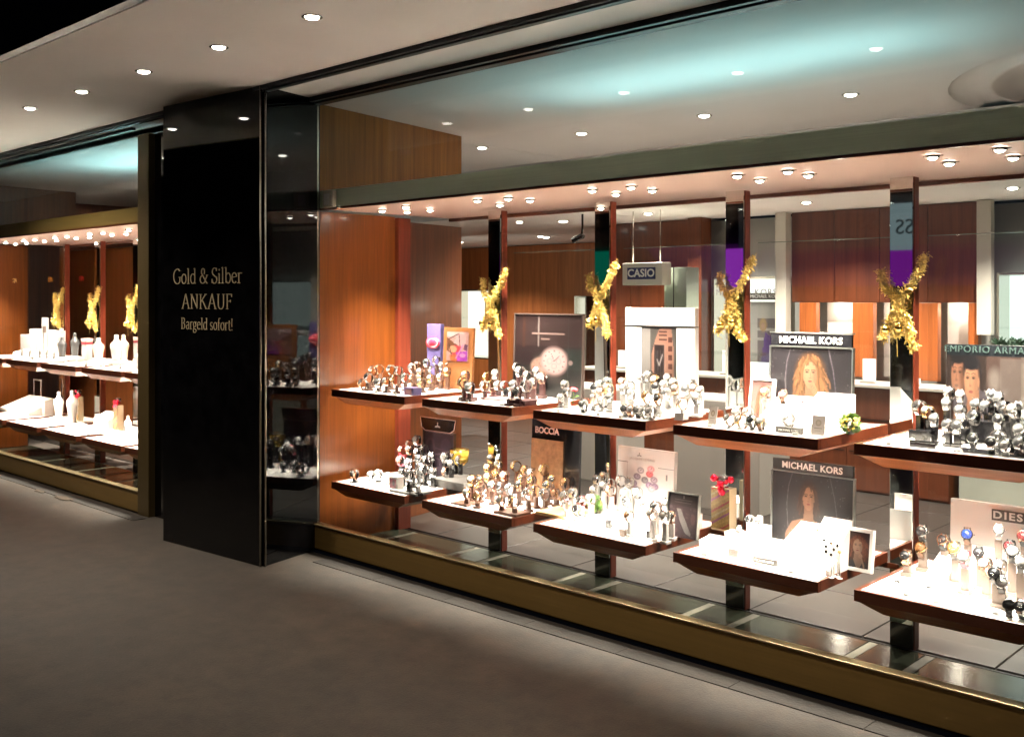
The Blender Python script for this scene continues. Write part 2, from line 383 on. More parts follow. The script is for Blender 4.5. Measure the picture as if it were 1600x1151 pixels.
# ---------------------------------------------------------------- pillar
pl = empty('pillar', 'polished black stone pillar with gold serif lettering between the two windows', 'pillar')
A, Bc = (-6.27, 3.265), (-5.225, 3.345)
u = Vector((Bc[0]-A[0], Bc[1]-A[1], 0)).normalized(); n_ = Vector((u.y, -u.x, 0))
obj('front_slab', MB().prism([A, (Bc[0]-.02, Bc[1]-.0015), (Bc[0]-.02, Bc[1]+.03), (A[0], A[1]+.03)], 0, CZ-.001), granite, pl)
obj('core', MB().prism([(A[0], A[1]+.032), (Bc[0]-.022, Bc[1]+.032), (-5.36, 3.86), (-6.27, 3.86)], 0, CZ+.04), black_metal, pl)
obj('side_slab', MB().prism([(Bc[0]-.012, Bc[1]+.018), (Bc[0], Bc[1]+.016), (-5.335, 3.822), (-5.355, 3.822)], 0, CZ-.001), granite, pl)
obj('corner_trim', MB().tube([(Bc[0]-.012, Bc[1]-.001, 0), (Bc[0]-.012, Bc[1]-.001, CZ-.002)], .007, 8), trim_steel, pl)
obj('corner_trim', MB().tube([(Bc[0]+.008, Bc[1]+.020, 0), (Bc[0]+.008, Bc[1]+.020, CZ-.002)], .006, 8), trim_steel, pl)
obj('return_slab', B((-6.999, 3.58, 0), (-6.272, 3.66, 2.80)), granite, pl)

# serif letters drawn with a broad nib
def arc(cx, cy, rx, ry, a0, a1, n=14): return [(cx+rx*math.cos(rad(a0+(a1-a0)*i/n)), cy+ry*math.sin(rad(a0+(a1-a0)*i/n))) for i in range(n+1)]
def ser(x, y, w=.11): return [(x-w, y), (x+w, y)]
GL = {
 'G': (.72, [arc(.38,.36,.32,.37,48,315), [(.62,.10),(.62,.32)], ser(.62,.32,.12)]),
 'o': (.50, [arc(.25,.235,.19,.24,90,450)]),
 'l': (.28, [[(.14,0),(.14,.74)], ser(.14,0), [(.05,.72),(.14,.74)]]),
 'd': (.54, [arc(.25,.235,.19,.24,40,320), [(.42,.0),(.42,.74)], [(.33,.72),(.42,.74)], [(.42,0),(.50,.02)]]),
 '&': (.76, [arc(.32,.56,.13,.16,-40,220), [(.22,.46),(.62,.02)], arc(.29,.19,.21,.19,110,330), [(.47,.10),(.66,.38)], ser(.66,.40,.08), ser(.64,.01,.07)]),
 'S': (.52, [arc(.26,.55,.18,.18,40,240), [(.17,.40),(.37,.29)], arc(.25,.18,.20,.19,40,-150), [(.41,.58),(.42,.72)], [(.06,.02),(.06,.20)]]),
 'i': (.27, [[(.13,0),(.13,.46)], ser(.13,0), [(.05,.44),(.13,.46)], [(.13,.60),(.13,.67)]]),
 'b': (.54, [[(.13,.74),(.13,.02)], [(.04,.72),(.13,.74)], arc(.30,.235,.19,.24,-140,140)]),
 'e': (.48, [arc(.25,.235,.19,.24,15,315), [(.07,.26),(.43,.30)]]),
 'r': (.38, [[(.13,0),(.13,.46)], ser(.13,0), [(.05,.44),(.13,.46)], arc(.27,.33,.14,.14,135,55)]),
 'A': (.74, [[(.09,0),(.37,.74)], [(.37,.74),(.65,0)], [(.19,.26),(.55,.26)], ser(.09,0,.09), ser(.65,0,.1)]),
 'N': (.78, [[(.15,0),(.15,.72)], [(.15,.72),(.62,.02)], [(.62,0),(.62,.72)], ser(.15,0,.1), ser(.13,.72,.09), ser(.62,.72,.1)]),
 'K': (.74, [[(.15,0),(.15,.72)], [(.56,.72),(.17,.34)], [(.28,.44),(.62,0)], ser(.15,0,.1), ser(.15,.72,.1), ser(.57,.72,.09), ser(.63,0,.09)]),
 'U': (.74, [[(.15,.72),(.15,.24)], arc(.37,.24,.22,.25,180,360), [(.59,.24),(.59,.72)], ser(.15,.72,.1), ser(.59,.72,.1)]),
 'F': (.56, [[(.15,0),(.15,.72)], ser(.15,0,.1), [(.05,.72),(.50,.72)], [(.50,.72),(.50,.60)], [(.15,.38),(.40,.38)], [(.40,.44),(.40,.32)]]),
 'B': (.62, [[(.14,0),(.14,.72)], [(.05,.72),(.28,.72)], arc(.28,.555,.17,.165,90,-90), [(.28,.39),(.14,.39)], arc(.28,.195,.21,.195,90,-90), [(.28,0),(.05,0)]]),
 'a': (.48, [arc(.22,.33,.15,.14,150,0), [(.37,.33),(.37,.04)], [(.37,.02),(.45,.02)], arc(.22,.13,.15,.14,60,340)]),
 'g': (.50, [arc(.23,.31,.15,.165,90,450), arc(.24,-.10,.18,.12,90,450), [(.14,.16),(.12,.04)], [(.36,.44),(.46,.47)]]),
 's': (.40, [arc(.20,.35,.12,.12,45,240), [(.12,.26),(.28,.19)], arc(.19,.12,.14,.12,40,-150)]),
 'f': (.34, [[(.15,0),(.15,.60)], arc(.27,.60,.12,.14,180,60), [(.04,.45),(.30,.45)], ser(.15,0,.1)]),
 't': (.32, [[(.14,.60),(.14,.08)], arc(.24,.10,.10,.10,180,300), [(.04,.45),(.28,.45)]]),
 '!': (.26, [[(.13,.22),(.13,.74)], [(.13,0),(.13,.07)]]),
 ' ': (.26, [])}
def nib(strokes, ox, size, thick, mb, sx):
    for st in strokes:
        for (x1, y1), (x2, y2) in zip(st, st[1:]):
            x1 = (x1+ox)*sx; x2 = (x2+ox)*sx; dx, dy = x2-x1, y2-y1; L_ = math.hypot(dx, dy)
            if L_ < 1e-6: continue
            w = .014 + (thick-.014)*abs(dy)/L_; nx, ny = -dy/L_*w, dx/L_*w; ex, ey = dx/L_*.004, dy/L_*.004
            p = [(x1-ex+nx, y1-ey+ny), (x1-ex-nx, y1-ey-ny), (x2+ex-nx, y2+ey-ny), (x2+ex+nx, y2+ey+ny)]
            mb.prism([(a*size, b*size) for a, b in p], 0, .0015)
gold_leaf = mat('gold_leaf', (.62, .52, .34), .35, .3, emit=None)
rotz = math.atan2(u.y, u.x)
def sign_line(s, px, py, width, size):
    k = (px-800)/FOC; d = Vector((F_[0]+k*R_[0], F_[1]+k*R_[1], (HOR-py)/FOC)); t = (A[0]*n_.x+A[1]*n_.y)/(d.x*n_.x+d.y*n_.y)
    c = Vector((0, 0, EYE)) + d*t
    tot = sum(GL[ch][0] for ch in s); sx = width/(tot*size); x = -tot/2
    for ch in s:
        if GL[ch][1]:
            m = MB(); nib(GL[ch][1], 0, size, .036, m, sx)
            M = Matrix.Translation(c + n_*.0025 + u*(x*size*sx) - Vector((0, 0, size*.36))) @ Matrix.Rotation(rotz, 4, 'Z') @ Matrix.Rotation(rad(90), 4, 'X')
            o = link('letter', m.mesh('letter', gold_leaf), pl); o.matrix_local = M
        x += GL[ch][0]
sign_line('Gold & Silber', 323, 431, .74, .130)
sign_line('ANKAUF', 323, 471, .545, .125)
sign_line('Bargeld sofort!', 323, 506, .56, .098)

# ---------------------------------------------------------------- window fronts
def pane_front():
    w = empty('shop_window', 'long plate glass window over a low bronze sill, to the pillar', 'window')
    obj('sill', BB((-5.335, 3.80, .012), (3, 3.862, .160), .004), bronze, w)
    obj('sill_nosing', BB((-5.335, 3.792, .161), (3, 3.850, .170), .002), mat('nosing', (.36, .29, .16), .35, .8), w)
    obj('toe_recess', B((-5.335, 3.812, 0), (3, 3.85, .0115)), black_metal, w)
    obj('side_trim', BB((-5.352, 3.805, .10), (-5.336, 3.835, CZ-.036), .002), trim_steel, w)
    obj('pane', B((-5.33, 3.826, .171), (3, 3.834, CZ-.036)), pane, w)
    return w
pane_front()
w = empty('shop_window', 'smaller shop window with the display of white jewellery busts', 'window')
obj('sill', BB((-12.5, 3.535, .012), (-7.171, 3.60, .160), .004), bronze, w)
obj('sill_nosing', BB((-12.5, 3.528, .161), (-7.171, 3.59, .170), .002), mat('nosing', (.36, .29, .16)), w)
obj('toe_recess', B((-12.5, 3.55, 0), (-7.2, 3.59, .0115)), black_metal, w)
obj('side_frame', BB((-7.17, 3.53, .0), (-7.0, 3.60, 2.80), .004), mat('bronze_dark', (.11, .078, .030), .45, .5), w)
obj('pane', B((-12.5, 3.561, .171), (-7.171, 3.569, CZ-.002)), pane, w)

# ---------------------------------------------------------------- soffit boxes with brushed band
def soffit(x0, x1, yf, yb, band, label):
    s = empty('display_canopy', label, 'soffit')
    obj('band', BB((x0, yf, 2.172), (x1, yf+.012, 2.283), .002), band, s)
    obj('lower_lip', B((x0, yf-.004, 2.158), (x1, yf+.016, 2.171)), tray_wood, s)
    obj('soffit_panel', B((x0, yf+.017, 2.172), (x1, yb-.04, 2.186)), mat('soffit_pink', (.50, .33, .27), .5), s)
    obj('top_panel', B((x0, yf+.013, 2.26), (x1, yb, 2.28)), white_paint, s)
    obj('rear_lip', BB((x0, yb-.039, 2.150), (x1, yb, 2.259), .003), tray_wood, s)
    return s
soffit(-5.40, 2.5, 3.862, 5.06, steel, 'brushed metal display canopy over the watch trays, spotlights underneath')
soffit(-11.36, -7.14, 3.602, 4.75, bronze, 'dark metal display canopy over the white jewellery trays')
bx = empty('junction_box', 'small cream box mounted at the end of the brushed metal band', 'box', at(518, 312, y=3.85))
obj('body', BB((-.055, -.03, -.05), (.055, 0, .055), .006), cream, bx); obj('cover', BB((-.035, -.036, -.035), (.02, -.0305, .035), .002), white_paint, bx)

# spot fixtures
glow = emit_mat('lamp_glow', (1, .93, .82), 28)
ring_m = mat('lamp_ring', (.45, .42, .38), .25, 1)
DL_ring = MB().lathe([(.050, 0), (.052, -.004), (.040, -.006), (.037, .001)], 20, cap=False).mesh('rim', ring_m)
DL_bulb = MB().lathe([(.036, -.001), (.030, -.010), (.016, -.014), (.001, -.015)], 16, cap=False).mesh('bulb', glow)
def downlight(loc, label, group, power, cone=110, color=(1, .86, .70), s=1.0, down=None, blend=.6):
    d = empty('downlight', label, 'ceiling light', loc, 0, group); d.scale = (s, s, s)
    link('rim', DL_ring, d); link('bulb', DL_bulb, d)
    if power: lamp('downlight_lamp', 'SPOT', (0, 0, -.03), power, color, d, .03, cone, blend, target=down)
    return d
for i in range(8):
    downlight((-6.96+.795*i, 2.68, CZ), f'{ORD[i]} recessed downlight from the far end of the outdoor canopy row', 'recessed lights in the canopy', P_CANOPY, 78, (1, .84, .66), .92, blend=1)
for i in range(2):
    downlight((-8.55+.795*i, 2.68, CZ), f'{ORD[i]} recessed canopy downlight beyond the visible far end of the pavement', 'recessed lights beyond the view', P_CANOPY, 140)
for i, x in enumerate((-6.04, -4.96, -3.86, -2.80, -1.72)):
    downlight((x, 6.0, CZ), f'{ORD[i]} downlight of the shop ceiling row above the brushed band, from the wood panel', 'shop ceiling downlights above the band', P_SHOP, 104, (1, .88, .78), 1.05)
SP = [(597,327),(634,321),(636,329),(672,326),(746,311),(781,318),(794,308),(828,311),(925,295),(962,301),(986,290),(1019,295),(1152,272),(1187,279),(1231,265),(1263,271),(1457,242),(1483,252),(1562,230),(1583,243)]
SPB = MB().lathe([(.026, 0), (.029, -.003), (.026, -.012), (.021, -.013)], 18, cap=False).mesh('rim', ring_m)
SPG = MB().ball((0, 0, -.010), .0195, 14, 8, (1, 1, .6)).mesh('bulb', glow)
for i, p in enumerate(SP):
    c = at(*p, z=2.17)
    d = empty('spotlight', f'{ORD[i % 4]} small spotlight above the {ORD[i//4]} watch tray counted from the wood panel', 'spotlight', c, 0, 'spotlights under the metal canopy')
    link('rim', SPB, d); link('bulb', SPG, d)
    for s in (-1, 1): obj('ear', B((s*.030-.004, -.003, -.008), (s*.030+.008*s+.004, .003, -.003)), ring_m, d)
    lamp('spotlight_lamp', 'SPOT', (0, 0, -.045), P_SPOT, (1, .86, .72), d, .02, 66, 1, target=(0, .14, -1))
for i in range(6):
    x = -11.05 + .82*i*.9
    for j, (dx, y) in enumerate(((0, 4.03), (.22, 4.05), (.02, 4.22), (.26, 4.24))):
        d = empty('spotlight', f'{ORD[j]} spotlight of the {ORD[i]} cluster above the jewellery trays', 'spotlight', (x+dx, y-.12, 2.17), 0, 'spotlights over the jewellery trays')
        link('rim', SPB, d); link('bulb', SPG, d)
        if j in (0, 3): lamp('spotlight_lamp', 'SPOT', (0, 0, -.045), P_SPOT*1.0, (1, .86, .72), d, .02, 70, 1, target=(0, .12, -1))

# ---------------------------------------------------------------- side partitions
pt = empty('wood_partition', 'orange cherry wood partition beside the first watch trays, next to the pillar', 'partition')
obj('panel', MB().prism([(-5.44, 3.865), (-5.405, 3.865), (-5.405, 4.52), (-5.44, 4.52)], .0, 2.157), panel_wood, pt)
obj('rear_panel', MB().prism([(-5.62, 4.64), (-5.585, 4.64), (-5.735, 5.47), (-5.77, 5.47)], .0, 2.149), dark_wood, pt)
obj('upper_panel', MB().prism([(-5.47, 3.89), (-5.435, 3.89), (-5.735, 5.47), (-5.77, 5.47)], 2.285, CZ-.002), upper_wood, pt)
obj('link_panel', B((-5.60, 4.632, 0), (-5.44, 4.639, 2.149)), dark_wood, pt)
pt = empty('wood_partition', 'orange wood partition closing the end of the jewellery window, stepped at its top', 'partition')
obj('panel', B((-11.42, 3.60, 0), (-11.385, 4.36, 2.157)), panel_wood, pt)
obj('upper_panel', MB()._add([(-11.42, 3.62, 2.285), (-11.42, 5.2, 2.285), (-11.42, 5.2, 2.47), (-11.42, 5.06, 2.47), (-11.42, 5.06, 2.60), (-11.42, 4.88, 2.60), (-11.42, 4.88, 2.78), (-11.42, 3.62, 2.80),
    (-11.385, 3.62, 2.285), (-11.385, 5.2, 2.285), (-11.385, 5.2, 2.47), (-11.385, 5.06, 2.47), (-11.385, 5.06, 2.60), (-11.385, 4.88, 2.60), (-11.385, 4.88, 2.78), (-11.385, 3.62, 2.80)],
    [(0,1,2,3,4,5,6,7), (15,14,13,12,11,10,9,8)] + [(i, 8+i, 8+(i+1)%8, (i+1)%8) for i in range(8)]), dark_wood, pt)
# wood wall behind the jewellery trays
bw = empty('wood_wall', 'dark cherry wood wall behind the jewellery window trays', 'wall')
for i in range(6): obj('panel', BB((-11.9+.95*i, 5.02, 0), (-11.9+.95*i+.944, 5.05, 2.14), .003), dark_wood, bw)
obj('panel_top', B((-11.9, 5.02, 2.142), (-6.3, 5.05, 2.149)), black_metal, bw)

# ---------------------------------------------------------------- display posts and trays
GROUPS = {}
def post(x, y, i, where, label):
    p = empty('display_post', label, 'post', (x, y, 0), 0, f'display posts in the {where} window')
    obj('mirror_face', BB((-.066, 0, .115), (.040, .012, 2.149), .0015), mirror, p)
    obj('foot', BB((-.066, .001, .001), (.040, .012, .113), .0015), black_gloss, p)
    obj('body', BB((-.064, .0125, .001), (.044, .062, 2.149), .002), post_wood, p)
    return p
for i in range(4): post(-4.485+.868*i, 4.575, i, 'watch', f'{ORD[i]} mirrored wooden post from the pillar in the watch window, with gold garland')
p0 = empty('display_post', 'wooden post without mirror against the orange partition in the watch window', 'post', (-5.365, 4.575, 0), 0, 'display posts in the watch window')
obj('body', BB((-.04, -.055, .001), (.0, .055, 2.149), .002), post_wood, p0)
LPX = [-10.50, -9.68, -8.88, -8.07]
for i, x in enumerate(LPX): post(x, 4.36, i, 'jewellery', f'{ORD[i]} mirrored wooden post from the far end of the jewellery window')

TRN = ['comic art poster', 'two watches poster', 'gold square watch poster', 'curly haired woman poster', 'embracing couple poster']
TRL = ['dark violet board', 'cork board', 'red cluster board', 'braided hair woman poster', 'big blank white board']
def tray(x0, x1, yf, yb, z, label, group, under, ux=None):
    t = empty('display_tray', label, 'display tray', ((x0+x1)/2, yf, z), 0, group)
    w = (x1-x0)/2; d = yb-yf; rw = .018
    # frame of four rails with white inlay, tapered apron under it
    obj('front_rail', BB((-w, 0, -.046), (w, rw, 0), .002), tray_wood, t)
    obj('rear_rail', BB((-w, d-rw, -.046), (w, d, 0), .002), tray_wood, t)
    for s in (-1, 1): obj('side_rail', BB((s*w-(rw if s > 0 else 0), rw+.0005, -.046), (s*w+(rw if s < 0 else 0), d-rw-.0005, 0), .002), tray_wood, t)
    obj('inlay', B((-w+rw+.001, rw+.001, -.02), (w-rw-.001, d-rw-.001, -.003)), white_cloth, t)
    a, b = .01, .105; h0, h1 = -.0465, -.088
    vs = [(-w+a, a, h0), (w-a, a, h0), (w-a, d-a, h0), (-w+a, d-a, h0), (-w+b, .038, h1), (w-b, .038, h1), (w-b, d-b*.5, h1), (-w+b, d-b*.5, h1)]
    obj('apron', MB()._add([Vector(v) for v in vs], [(0,3,2,1),(4,5,6,7),(0,1,5,4),(1,2,6,5),(2,3,7,6),(3,0,4,7)]), wood('apron_lit_wood', (.40, .11, .035), .28, .4, vert=False), t)  # wood lightened: bounce from the tray below is put into its colour
    obj('bracket', BB((-w-.05, d-.0, -.075), (w+.05, d+.005, -.05), .001), tray_wood, t)
    if under:  # added panel and lamp, unseen from the street, to brighten the lower tray
        obj('added_light_panel', B((-.18, .17, h1-.008), (.18, .19, h1-.0005)), emit_mat('added_light_panel', (1, .88, .76), 6), t)
        lamp('added_tray_lamp', 'AREA', (0, .22, h1-.012), P_UNDER, (1, .88, .76), t, .36, rot=(0, 0, 0), sy=.2)
    return t
TX = [-5.272+.868*i for i in range(5)]
for i in range(5):
    tray(TX[i], TX[i]+.715, 3.885, 4.570, 1.018, f'upper watch tray carrying the {TRN[i]}', 'upper watch trays', True)
    tray(TX[i], TX[i]+.715, 3.885, 4.570, .433, f'lower watch tray carrying the {TRL[i]}', 'lower watch trays', False)
LTX = [-11.36, -10.68, -9.87, -9.05, -8.24, -7.43]
LTX = [-10.91, -10.09, -9.27, -8.44, -7.66]
for i in range(5):
    tray(LTX[i], LTX[i]+.72, 3.665, 4.355, 1.018, f'{ORD[i]} upper jewellery tray from the far orange partition', 'upper jewellery trays', True)
    tray(LTX[i], LTX[i]+.72, 3.665, 4.355, .433, f'{ORD[i]} lower jewellery tray from the far orange partition', 'lower jewellery trays', False)


# ---------------------------------------------------------------- inside of the shop
lit_wood0 = wood('alcove_lit_wood', (.40, .12, .035), .4, .2)  # wall colour lightened in place of stronger light in the alcove
room = lambda n, a, b, m: struct(n, B(a, b), m)
room('back_wall', (-6.84, 9.02, -.01), (4, 9.08, 2.389), mat('grey_wall', (.50, .46, .42), .8))
room('side_wall', (3.6, 3.9, -.01), (3.65, 9.0, CZ-.001), back_wood)
room('side_wall', (-13.6, 3.66, -.01), (-13.55, 16.9, CZ-.001), back_wood)
room('alcove_wall', (-6.90, 8.61, -.01), (-6.845, 11.19, 2.389), back_wood)
room('far_wall', (-13.5, 11.2, -.01), (-6.91, 11.26, 2.38), lit_wood0)
# wood cladding of the rear wall, board by board
wc = empty('wall_cladding', 'dark red wood cladding on the rear shop wall above the niches', 'wall cladding')
for i in range(3): obj('board', BB((-6.84+.40*i, 8.60, .0), (-6.84+.40*i+.396, 8.63, 2.385), .002), back_wood, wc)
obj('pilaster', BB((-5.63, 8.45, 0), (-5.47, 8.63, 2.385), .003), back_wood, wc)
for i in range(4): obj('board', BB((-4.585+.418*i, 8.60, 1.56), (-4.585+.418*i+.414, 8.63, 2.385), .002), back_wood, wc)
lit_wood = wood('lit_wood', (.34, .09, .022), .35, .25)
for a, b in ((-4.50, -4.335), (-3.99, -3.80), (-3.45, -3.245), (-3.00, -2.92)): obj('pilaster', BB((a, 8.585, .90), (b, 8.66, 1.556), .003), lit_wood, wc)
niche = mat('niche_back', (.60, .54, .50), .7)
for a, b in ((-4.335, -3.99), (-3.80, -3.45), (-3.245, -3.00)):
    obj('niche', B((a+.002, 8.80, .90), (b-.002, 8.82, 1.556)), niche, wc); obj('shelf', B((a+.002, 8.62, 1.08), (b-.002, 8.80, 1.095)), clear, wc)
    lamp('niche_lamp', 'POINT', ((a+b)/2, 8.70, 1.50), 2.4, (1, .86, .72), wc, .03)
obj('lintel', B((-4.585, 8.635, 1.557), (-2.92, 8.82, 1.575)), back_wood, wc)
obj('column', BB((-4.70, 8.50, 1.0), (-4.592, 8.60, 2.385), .003), mat('pale_column', (.52, .49, .43), .5), wc)
obj('column', BB((-2.912, 8.52, 1.3), (-2.80, 8.60, 2.385), .003), mat('pale_column', (.5,)*3), wc)
# lit showcases along the wall
def showcase(x0, x1, y, z0, z1, label, tint=(1, .97, .88), s=1.25, shelves=(1.05, 1.35)):
    c = empty('wall_showcase', label, 'showcase', ((x0+x1)/2, y, z0)); w = (x1-x0)/2; h = z1-z0
    obj('lit_back', B((-w+.02, .25, .02), (w-.02, .262, h-.02)), emit_mat(f'lit_back_{s}_{tint[2]}', tint, s), c)
    obj('frame', MB().box((-w, 0, 0), (-w+.018, .27, h)).box((w-.018, 0, 0), (w, .27, h)).box((-w+.019, 0, h-.018), (w-.019, .27, h)).box((-w+.019, 0, 0), (w-.019, .27, .018)), trim_steel, c)
    for z in shelves:
        if z0 < z < z1: obj('glass_shelf', B((-w+.019, .02, z-z0), (w-.019, .24, z-z0+.008)), clear, c)
    obj('door_pane', B((-w+.019, .002, .019), (w-.019, .006, h-.019)), clear, c)
    return c
sc1 = showcase(-5.45, -4.705, 8.62, .35, 1.80, 'bright white wall showcase lettered with two words, beside the wood cladding')
text('MICHAEL KORS', .085, mat('grey_letter', (.25, .23, .20), .5), sc1, (.0, -.004, 1.30), spacing=1.15, depth=.002)
sc2 = showcase(-2.79, -1.9, 8.62, .35, 1.80, 'pale green lit wall showcase at the far right end of the rear wall', (.86, 1, .93), 1.1)
sc3 = showcase(-9.2, -8.55, 8.62, .86, 1.70, 'small lit showcase on the rear wall seen next to the brown partition', (1, .93, .80), 1.2)
fr = empty('hanging_picture', 'thin dark frame hanging inside the small lit rear showcase', 'picture', (-8.68, 8.80, 1.22)); obj('frame', MB().box((-.13, 0, 0), (-.12, .02, .36)).box((.12, 0, 0), (.13, .02, .36)).box((-.119, 0, .35), (.119, .02, .36)).box((-.119, 0, 0), (.119, .02, .01)), black_metal, fr); obj('sheet', B((-.118, .01, .012), (.118, .015, .348)), white_paint, fr)
sc4 = showcase(-8.05, -7.86, 9.6, .5, 1.62, 'narrow lit showcase behind the poster with two watches', (1, .97, .9), 1.3)
sc5 = showcase(-10.6, -9.4, 8.62, .35, 2.1, 'wide lit showcase deep in the shop behind the brown partition', (1, .93, .80), .9)
# small poster in the white showcase: blonde woman in violet
a = Art(30, 44, (.86, .84, .80)); a.rect(.3, .0, 1, .72, (.35, .30, .32)); a.rect(.3, .52, 1, .56, (.8, .78, .75)); a.rect(.3, .36, 1, .40, (.8, .78, .75)); a.ell(.45, .62, .10, .11, (.72, .50, .26)); a.ell(.45, .60, .05, .06, (.75, .48, .36)); a.poly([(.5, .5), (.85, .35), (.9, 0), (.4, 0)], (.22, .12, .42))
ps = empty('poster', 'small poster of a blonde woman in violet inside the white rear showcase', 'poster', (-4.93, 8.72, .98)); link('print', print_mesh(a, .40, .58), ps); obj('board', B((-.2, .002, 0), (.2, .008, .58)), white_paint, ps)
obj('header', B((-.20, -.003, .60), (.20, .01, .665)), grey_card, ps); text('MICHAEL KORS', .045, white_paint, ps, (0, -.006, .632))
# counter run in front of the rear wall
ct = empty('counter', 'long brown wooden sales counter with pale top in front of the rear wall', 'counter', (-4.7, 8.02, 0))
obj('top', BB((-2.0, -.02, .865), (1.78, .42, .89), .003), mat('counter_top', (.62, .56, .50), .3), ct)
for i in range(9): 
    obj('front_panel', BB((-1.98+.415*i, 0, .02), (-1.98+.415*i+.411, .02, .863), .002), back_wood, ct)
    for z in (.60, .33): obj('drawer_line', B((-1.98+.415*i+.02, -.004, z), (-1.98+.415*i+.39, -.0005, z+.008)), black_metal, ct)
obj('carcass', B((-1.98, .021, 0), (1.75, .40, .862)), dark_wood, ct)
cb = empty('base_cabinet', 'pale green base cabinet under the lit showcase at the rear', 'cabinet', (-1.9, 8.10, 0))
for i in range(4): obj('door', BB((-1.0+.5*i, 0, .03), (-.504+.5*i, .02, .86), .002), mat('pale_green', (.42, .43, .36), .35), cb)
obj('carcass', B((-1.0, .021, 0), (1.0, .45, .87)), mat('pale_green'), cb)
# glass vitrines on the floor
def vitrine(x, y, w, d, z0, h, label):
    v = empty('glass_vitrine', label, 'glass showcase', (x, y, 0))
    obj('plinth', BB((-w/2, 0, 0), (w/2, d, z0), .004), mat('plinth_grey', (.30, .27, .24), .4), v)
    obj('deck', B((-w/2+.01, .01, z0+.0005), (w/2-.01, d-.01, z0+.012)), white_paint, v)
    g = MB(); e = .006
    g.box((-w/2, 0, z0+.013), (w/2, e, z0+h)).box((-w/2, d-e, z0+.013), (w/2, d, z0+h)).box((-w/2, e+.001, z0+.013), (-w/2+e, d-e-.001, z0+h)).box((w/2-e, e+.001, z0+.013), (w/2, d-e-.001, z0+h)).box((-w/2, 0, z0+h+.001), (w/2, d, z0+h+.007))
    obj('glass_hood', g, clear, v)
    return v
vitrine(-4.15, 6.6, .75, .45, .82, .35, 'glass hood vitrine on a grey plinth behind the curly haired woman poster')
vitrine(-5.75, 6.9, .8, .45, .80, .62, 'tall glass hood vitrine behind the gold square watch poster')
# lettered light box hanging inside
c0 = at(1003, 428, y=7.4)
lb = empty('light_box', 'hanging pale sign box with blue lettered plate above the square watch poster', 'sign', c0)
obj('box', BB((-.22, 0, -.10), (.22, .14, .10), .006), mat('sign_box', (.62, .60, .52), .4), lb); obj('plate', BB((-.16, -.006, -.048), (.15, -.001, .058), .002), mat('navy_plate', (.02, .03, .13), .35), lb)
text('CASIO', .098, white_paint, lb, (-.005, -.009, .005), spacing=1.0, sx=1.05, bold=.002)
for s in (-.15, .15): obj('hanger', MB().tube([(s, .07, .1), (s, .07, 2.385-c0.z)], .004, 6), trim_steel, lb)
gb = empty('glass_cabinet', 'greenish glass wall cabinet next to the hanging sign box', 'cabinet', at(1052, 470, y=7.6)); obj('cabinet_body', BB((-.10, 0, -.30), (.14, .2, .30), .004), mat('glass_green', (.30, .36, .30), .2), gb); obj('divider', B((.0, -.004, -.30), (.008, -.0005, .30)), black_metal, gb)
sb = empty('security_camera', 'small black camera hanging under the shop ceiling near the second post', 'camera', at(905, 372, y=7.4)); obj('body', MB().tube([(-.07, 0, -.02), (.06, -.02, .02)], .028, 10), black_gloss, sb); obj('arm', MB().tube([(.03, 0, .02), (.04, 0, .10), (.04, 0, 2.389-at(905, 372, y=7.4).z)], .010, 6), black_metal, sb)
# rear downlights
for i, p in enumerate([(853,370),(880,345),(866,398),(881,394),(807,399),(1268,477),(1228,478)][:5]):
    c = at(*p, z=2.39)
    if c.y < 10.9: downlight(c, f'{ORD[i]} tiny downlight deep in the shop seen between the first two posts', 'deep shop downlights', 0, s=1.3)
for i, (x, y) in enumerate(((-8.6, 7.7), (-7.2, 7.7), (-5.6, 7.75), (-4.0, 7.75), (-2.4, 7.75), (-8.7, 9.7), (-10.4, 9.9))):
    downlight((x, y, 2.388), f'{ORD[i]} downlight of the low rear shop ceiling over the counter', 'rear shop downlights', P_SHOP, 130, (1, .88, .78))
# added uplights, hidden on top of the display canopy, wash the ceiling cyan
UL = emit_mat('cyan_tube', (.35, .95, 1), 2)
for x, y, p in ((-3.0, 4.85, 1.0), (-8.5, 4.45, 1.8)):
    t = empty('added_uplight', 'added cool tube light lying on top of the display canopy by post' if x > -5 else 'added cool tube light on the jewellery display canopy', 'light', (x, y, 2.283))
    obj('housing', BB((-1.2, -.04, 0), (1.2, .04, .03), .003), white_paint, t); obj('tube', MB().tube([(-1.16, 0, .045), (1.16, 0, .045)], .012, 8), UL, t)
    lamp('added_uplight_lamp', 'AREA', (0, 0, .06), P_ADDED_UP*p, (.5, .95, 1), t, 2.3, rot=(rad(180), 0, 0), sy=.03)

# back partition of clear glass with pale edges behind the posts
gp = empty('glass_partition', 'clear glass screen panels standing behind the watch trays', 'glass screen', (0, 4.66, 0))
for i in range(5):
    x0 = -5.36+.868*i+.93 if i else -5.34
    x0 = -4.42+.868*(i-1)
    if i:
        obj('panel', B((x0+.01, 0, .06), (x0+.80, .008, 1.88)), clear, gp)
        obj('edge', MB().box((x0+.01, 0, 1.8805), (x0+.80, .008, 1.884)), mat('glass_edge', (.12, .16, .13), .15), gp)

